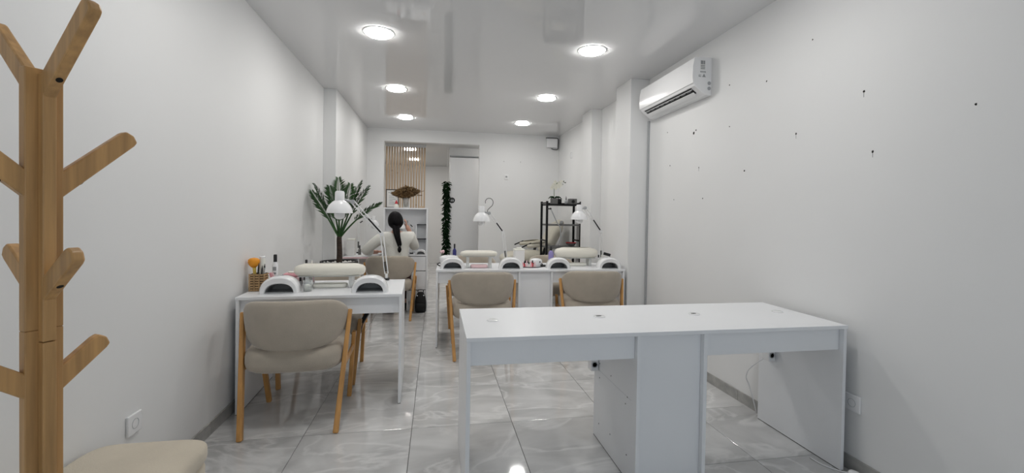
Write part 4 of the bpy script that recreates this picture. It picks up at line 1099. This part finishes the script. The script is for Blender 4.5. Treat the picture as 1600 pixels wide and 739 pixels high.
# sweater: torso and sleeves a little larger than the body
sw = {}
for k in ('waist', 'chest', 'upper', 'shl', 'shr', 'ell', 'elr'):
    p, a, b_ = body[k]; sw[k] = (p, a + .022, b_ + .022)
sw = {'hem': ((WX, WY, .55), .185, .150), **sw}
sw['collar'] = ((WX - .003, WY + .034, 1.035), .060, .060)
sw['cul'] = (tuple(Vector(body['ell'][0]).lerp(Vector(body['wrl'][0]), .8)), .046, .040)
sw['cur'] = (tuple(Vector(body['elr'][0]).lerp(Vector(body['wrr'][0]), .78)), .046, .044)
for k in ('ell', 'elr'): sw[k] = (sw[k][0], .062, .060)
sb_ = skin_mesh(sw, [('hem', 'waist'), ('waist', 'chest'), ('chest', 'upper'), ('upper', 'collar'), ('upper', 'shl'), ('shl', 'ell'), ('ell', 'cul'), ('upper', 'shr'), ('shr', 'elr'), ('elr', 'cur')], 'tmp_sweater')
obj('sweater', to_local(sb_), 'sweater', wm, smooth=True)
tr = {'pelvis': ((WX, WY, .535), .165, .13)}
for k in ('hpl', 'knl', 'hpr', 'knr'): p, a, b_ = body[k]; tr[k] = (p, a + .014, b_ + .014)
for k in ('l', 'r'): p = body['an' + k][0]; tr['cf' + k] = ((p[0], p[1], .13), .055, .055)
tb_ = skin_mesh(tr, [('pelvis', 'hpl'), ('hpl', 'knl'), ('knl', 'cfl'), ('pelvis', 'hpr'), ('hpr', 'knr'), ('knr', 'cfr')], 'tmp_trousers')
obj('trousers', to_local(tb_), 'trousers', wm, smooth=True)
for k in 'lr':
    a, t_ = Vector(body['an' + k][0]), Vector(body['to' + k][0])
    bm = bmesh.new(); pad(bm, .095, .25, [(.004, 0), (0, .012), (0, .045), (.012, .075), (.03, .09)], 2.6, 24, (a.x, a.y + .07, 0))
    obj('shoe', to_local(bm), 'black_soft', wm, smooth=True)
# hair: cap over the back of the skull, then a braid of alternating strands
hbm = bmesh.new(); bmesh.ops.create_uvsphere(hbm, u_segments=30, v_segments=22, radius=1)
for v in hbm.verts:
    x, y, z = v.co
    v.co = Vector((x * .092, y * .106 - .012, z * .122 + .004))
    if y > .35 and z < .62: v.co.y *= .35
    if z < -.5: v.co.z *= .86
bmesh.ops.transform(hbm, matrix=HR, verts=hbm.verts[:])
hr_ = obj('hair', to_local(hbm), 'hair', wm, smooth=True)
path = spline([(WX + .002, WY - .055, 1.09), (WX + .012, WY - .085, 1.03), (WX + .022, WY - .105, .985), (WX + .038, WY - .11, .93), (WX + .050, WY - .108, .885)], 6)
bm = bmesh.new()
for i, p in enumerate(path):
    u = i / (len(path) - 1); r = .034 - .014 * u
    s = 1 if i % 2 else -1
    bmesh.ops.create_uvsphere(bm, u_segments=10, v_segments=8, radius=1, matrix=Matrix.Translation(p + Vector((s * r * .38, 0, 0))) @ Matrix.Rotation(s * .6, 4, 'Y') @ Matrix.Diagonal((r * .85, r * .75, r * 1.25, 1)))
br_ = obj('braid', to_local(bm), 'hair', hr_, smooth=True)
e0 = path[-1]
bm = bmesh.new(); lathe(bm, [(.006, 0), (.014, -.008), (.024, -.035), (.018, -.062), (.004, -.078)], 14, c=tuple(e0 + Vector((0, 0, -.01)))); obj('braid_end', to_local(bm), 'hair', hr_, smooth=True)
bm = bmesh.new(); lathe(bm, [(.015, -.010), (.017, -.004), (.015, .004)], 14, c=tuple(e0 + Vector((0, 0, -.005)))); obj('hair_tie', to_local(bm), 'hair_tie', hr_, smooth=True)
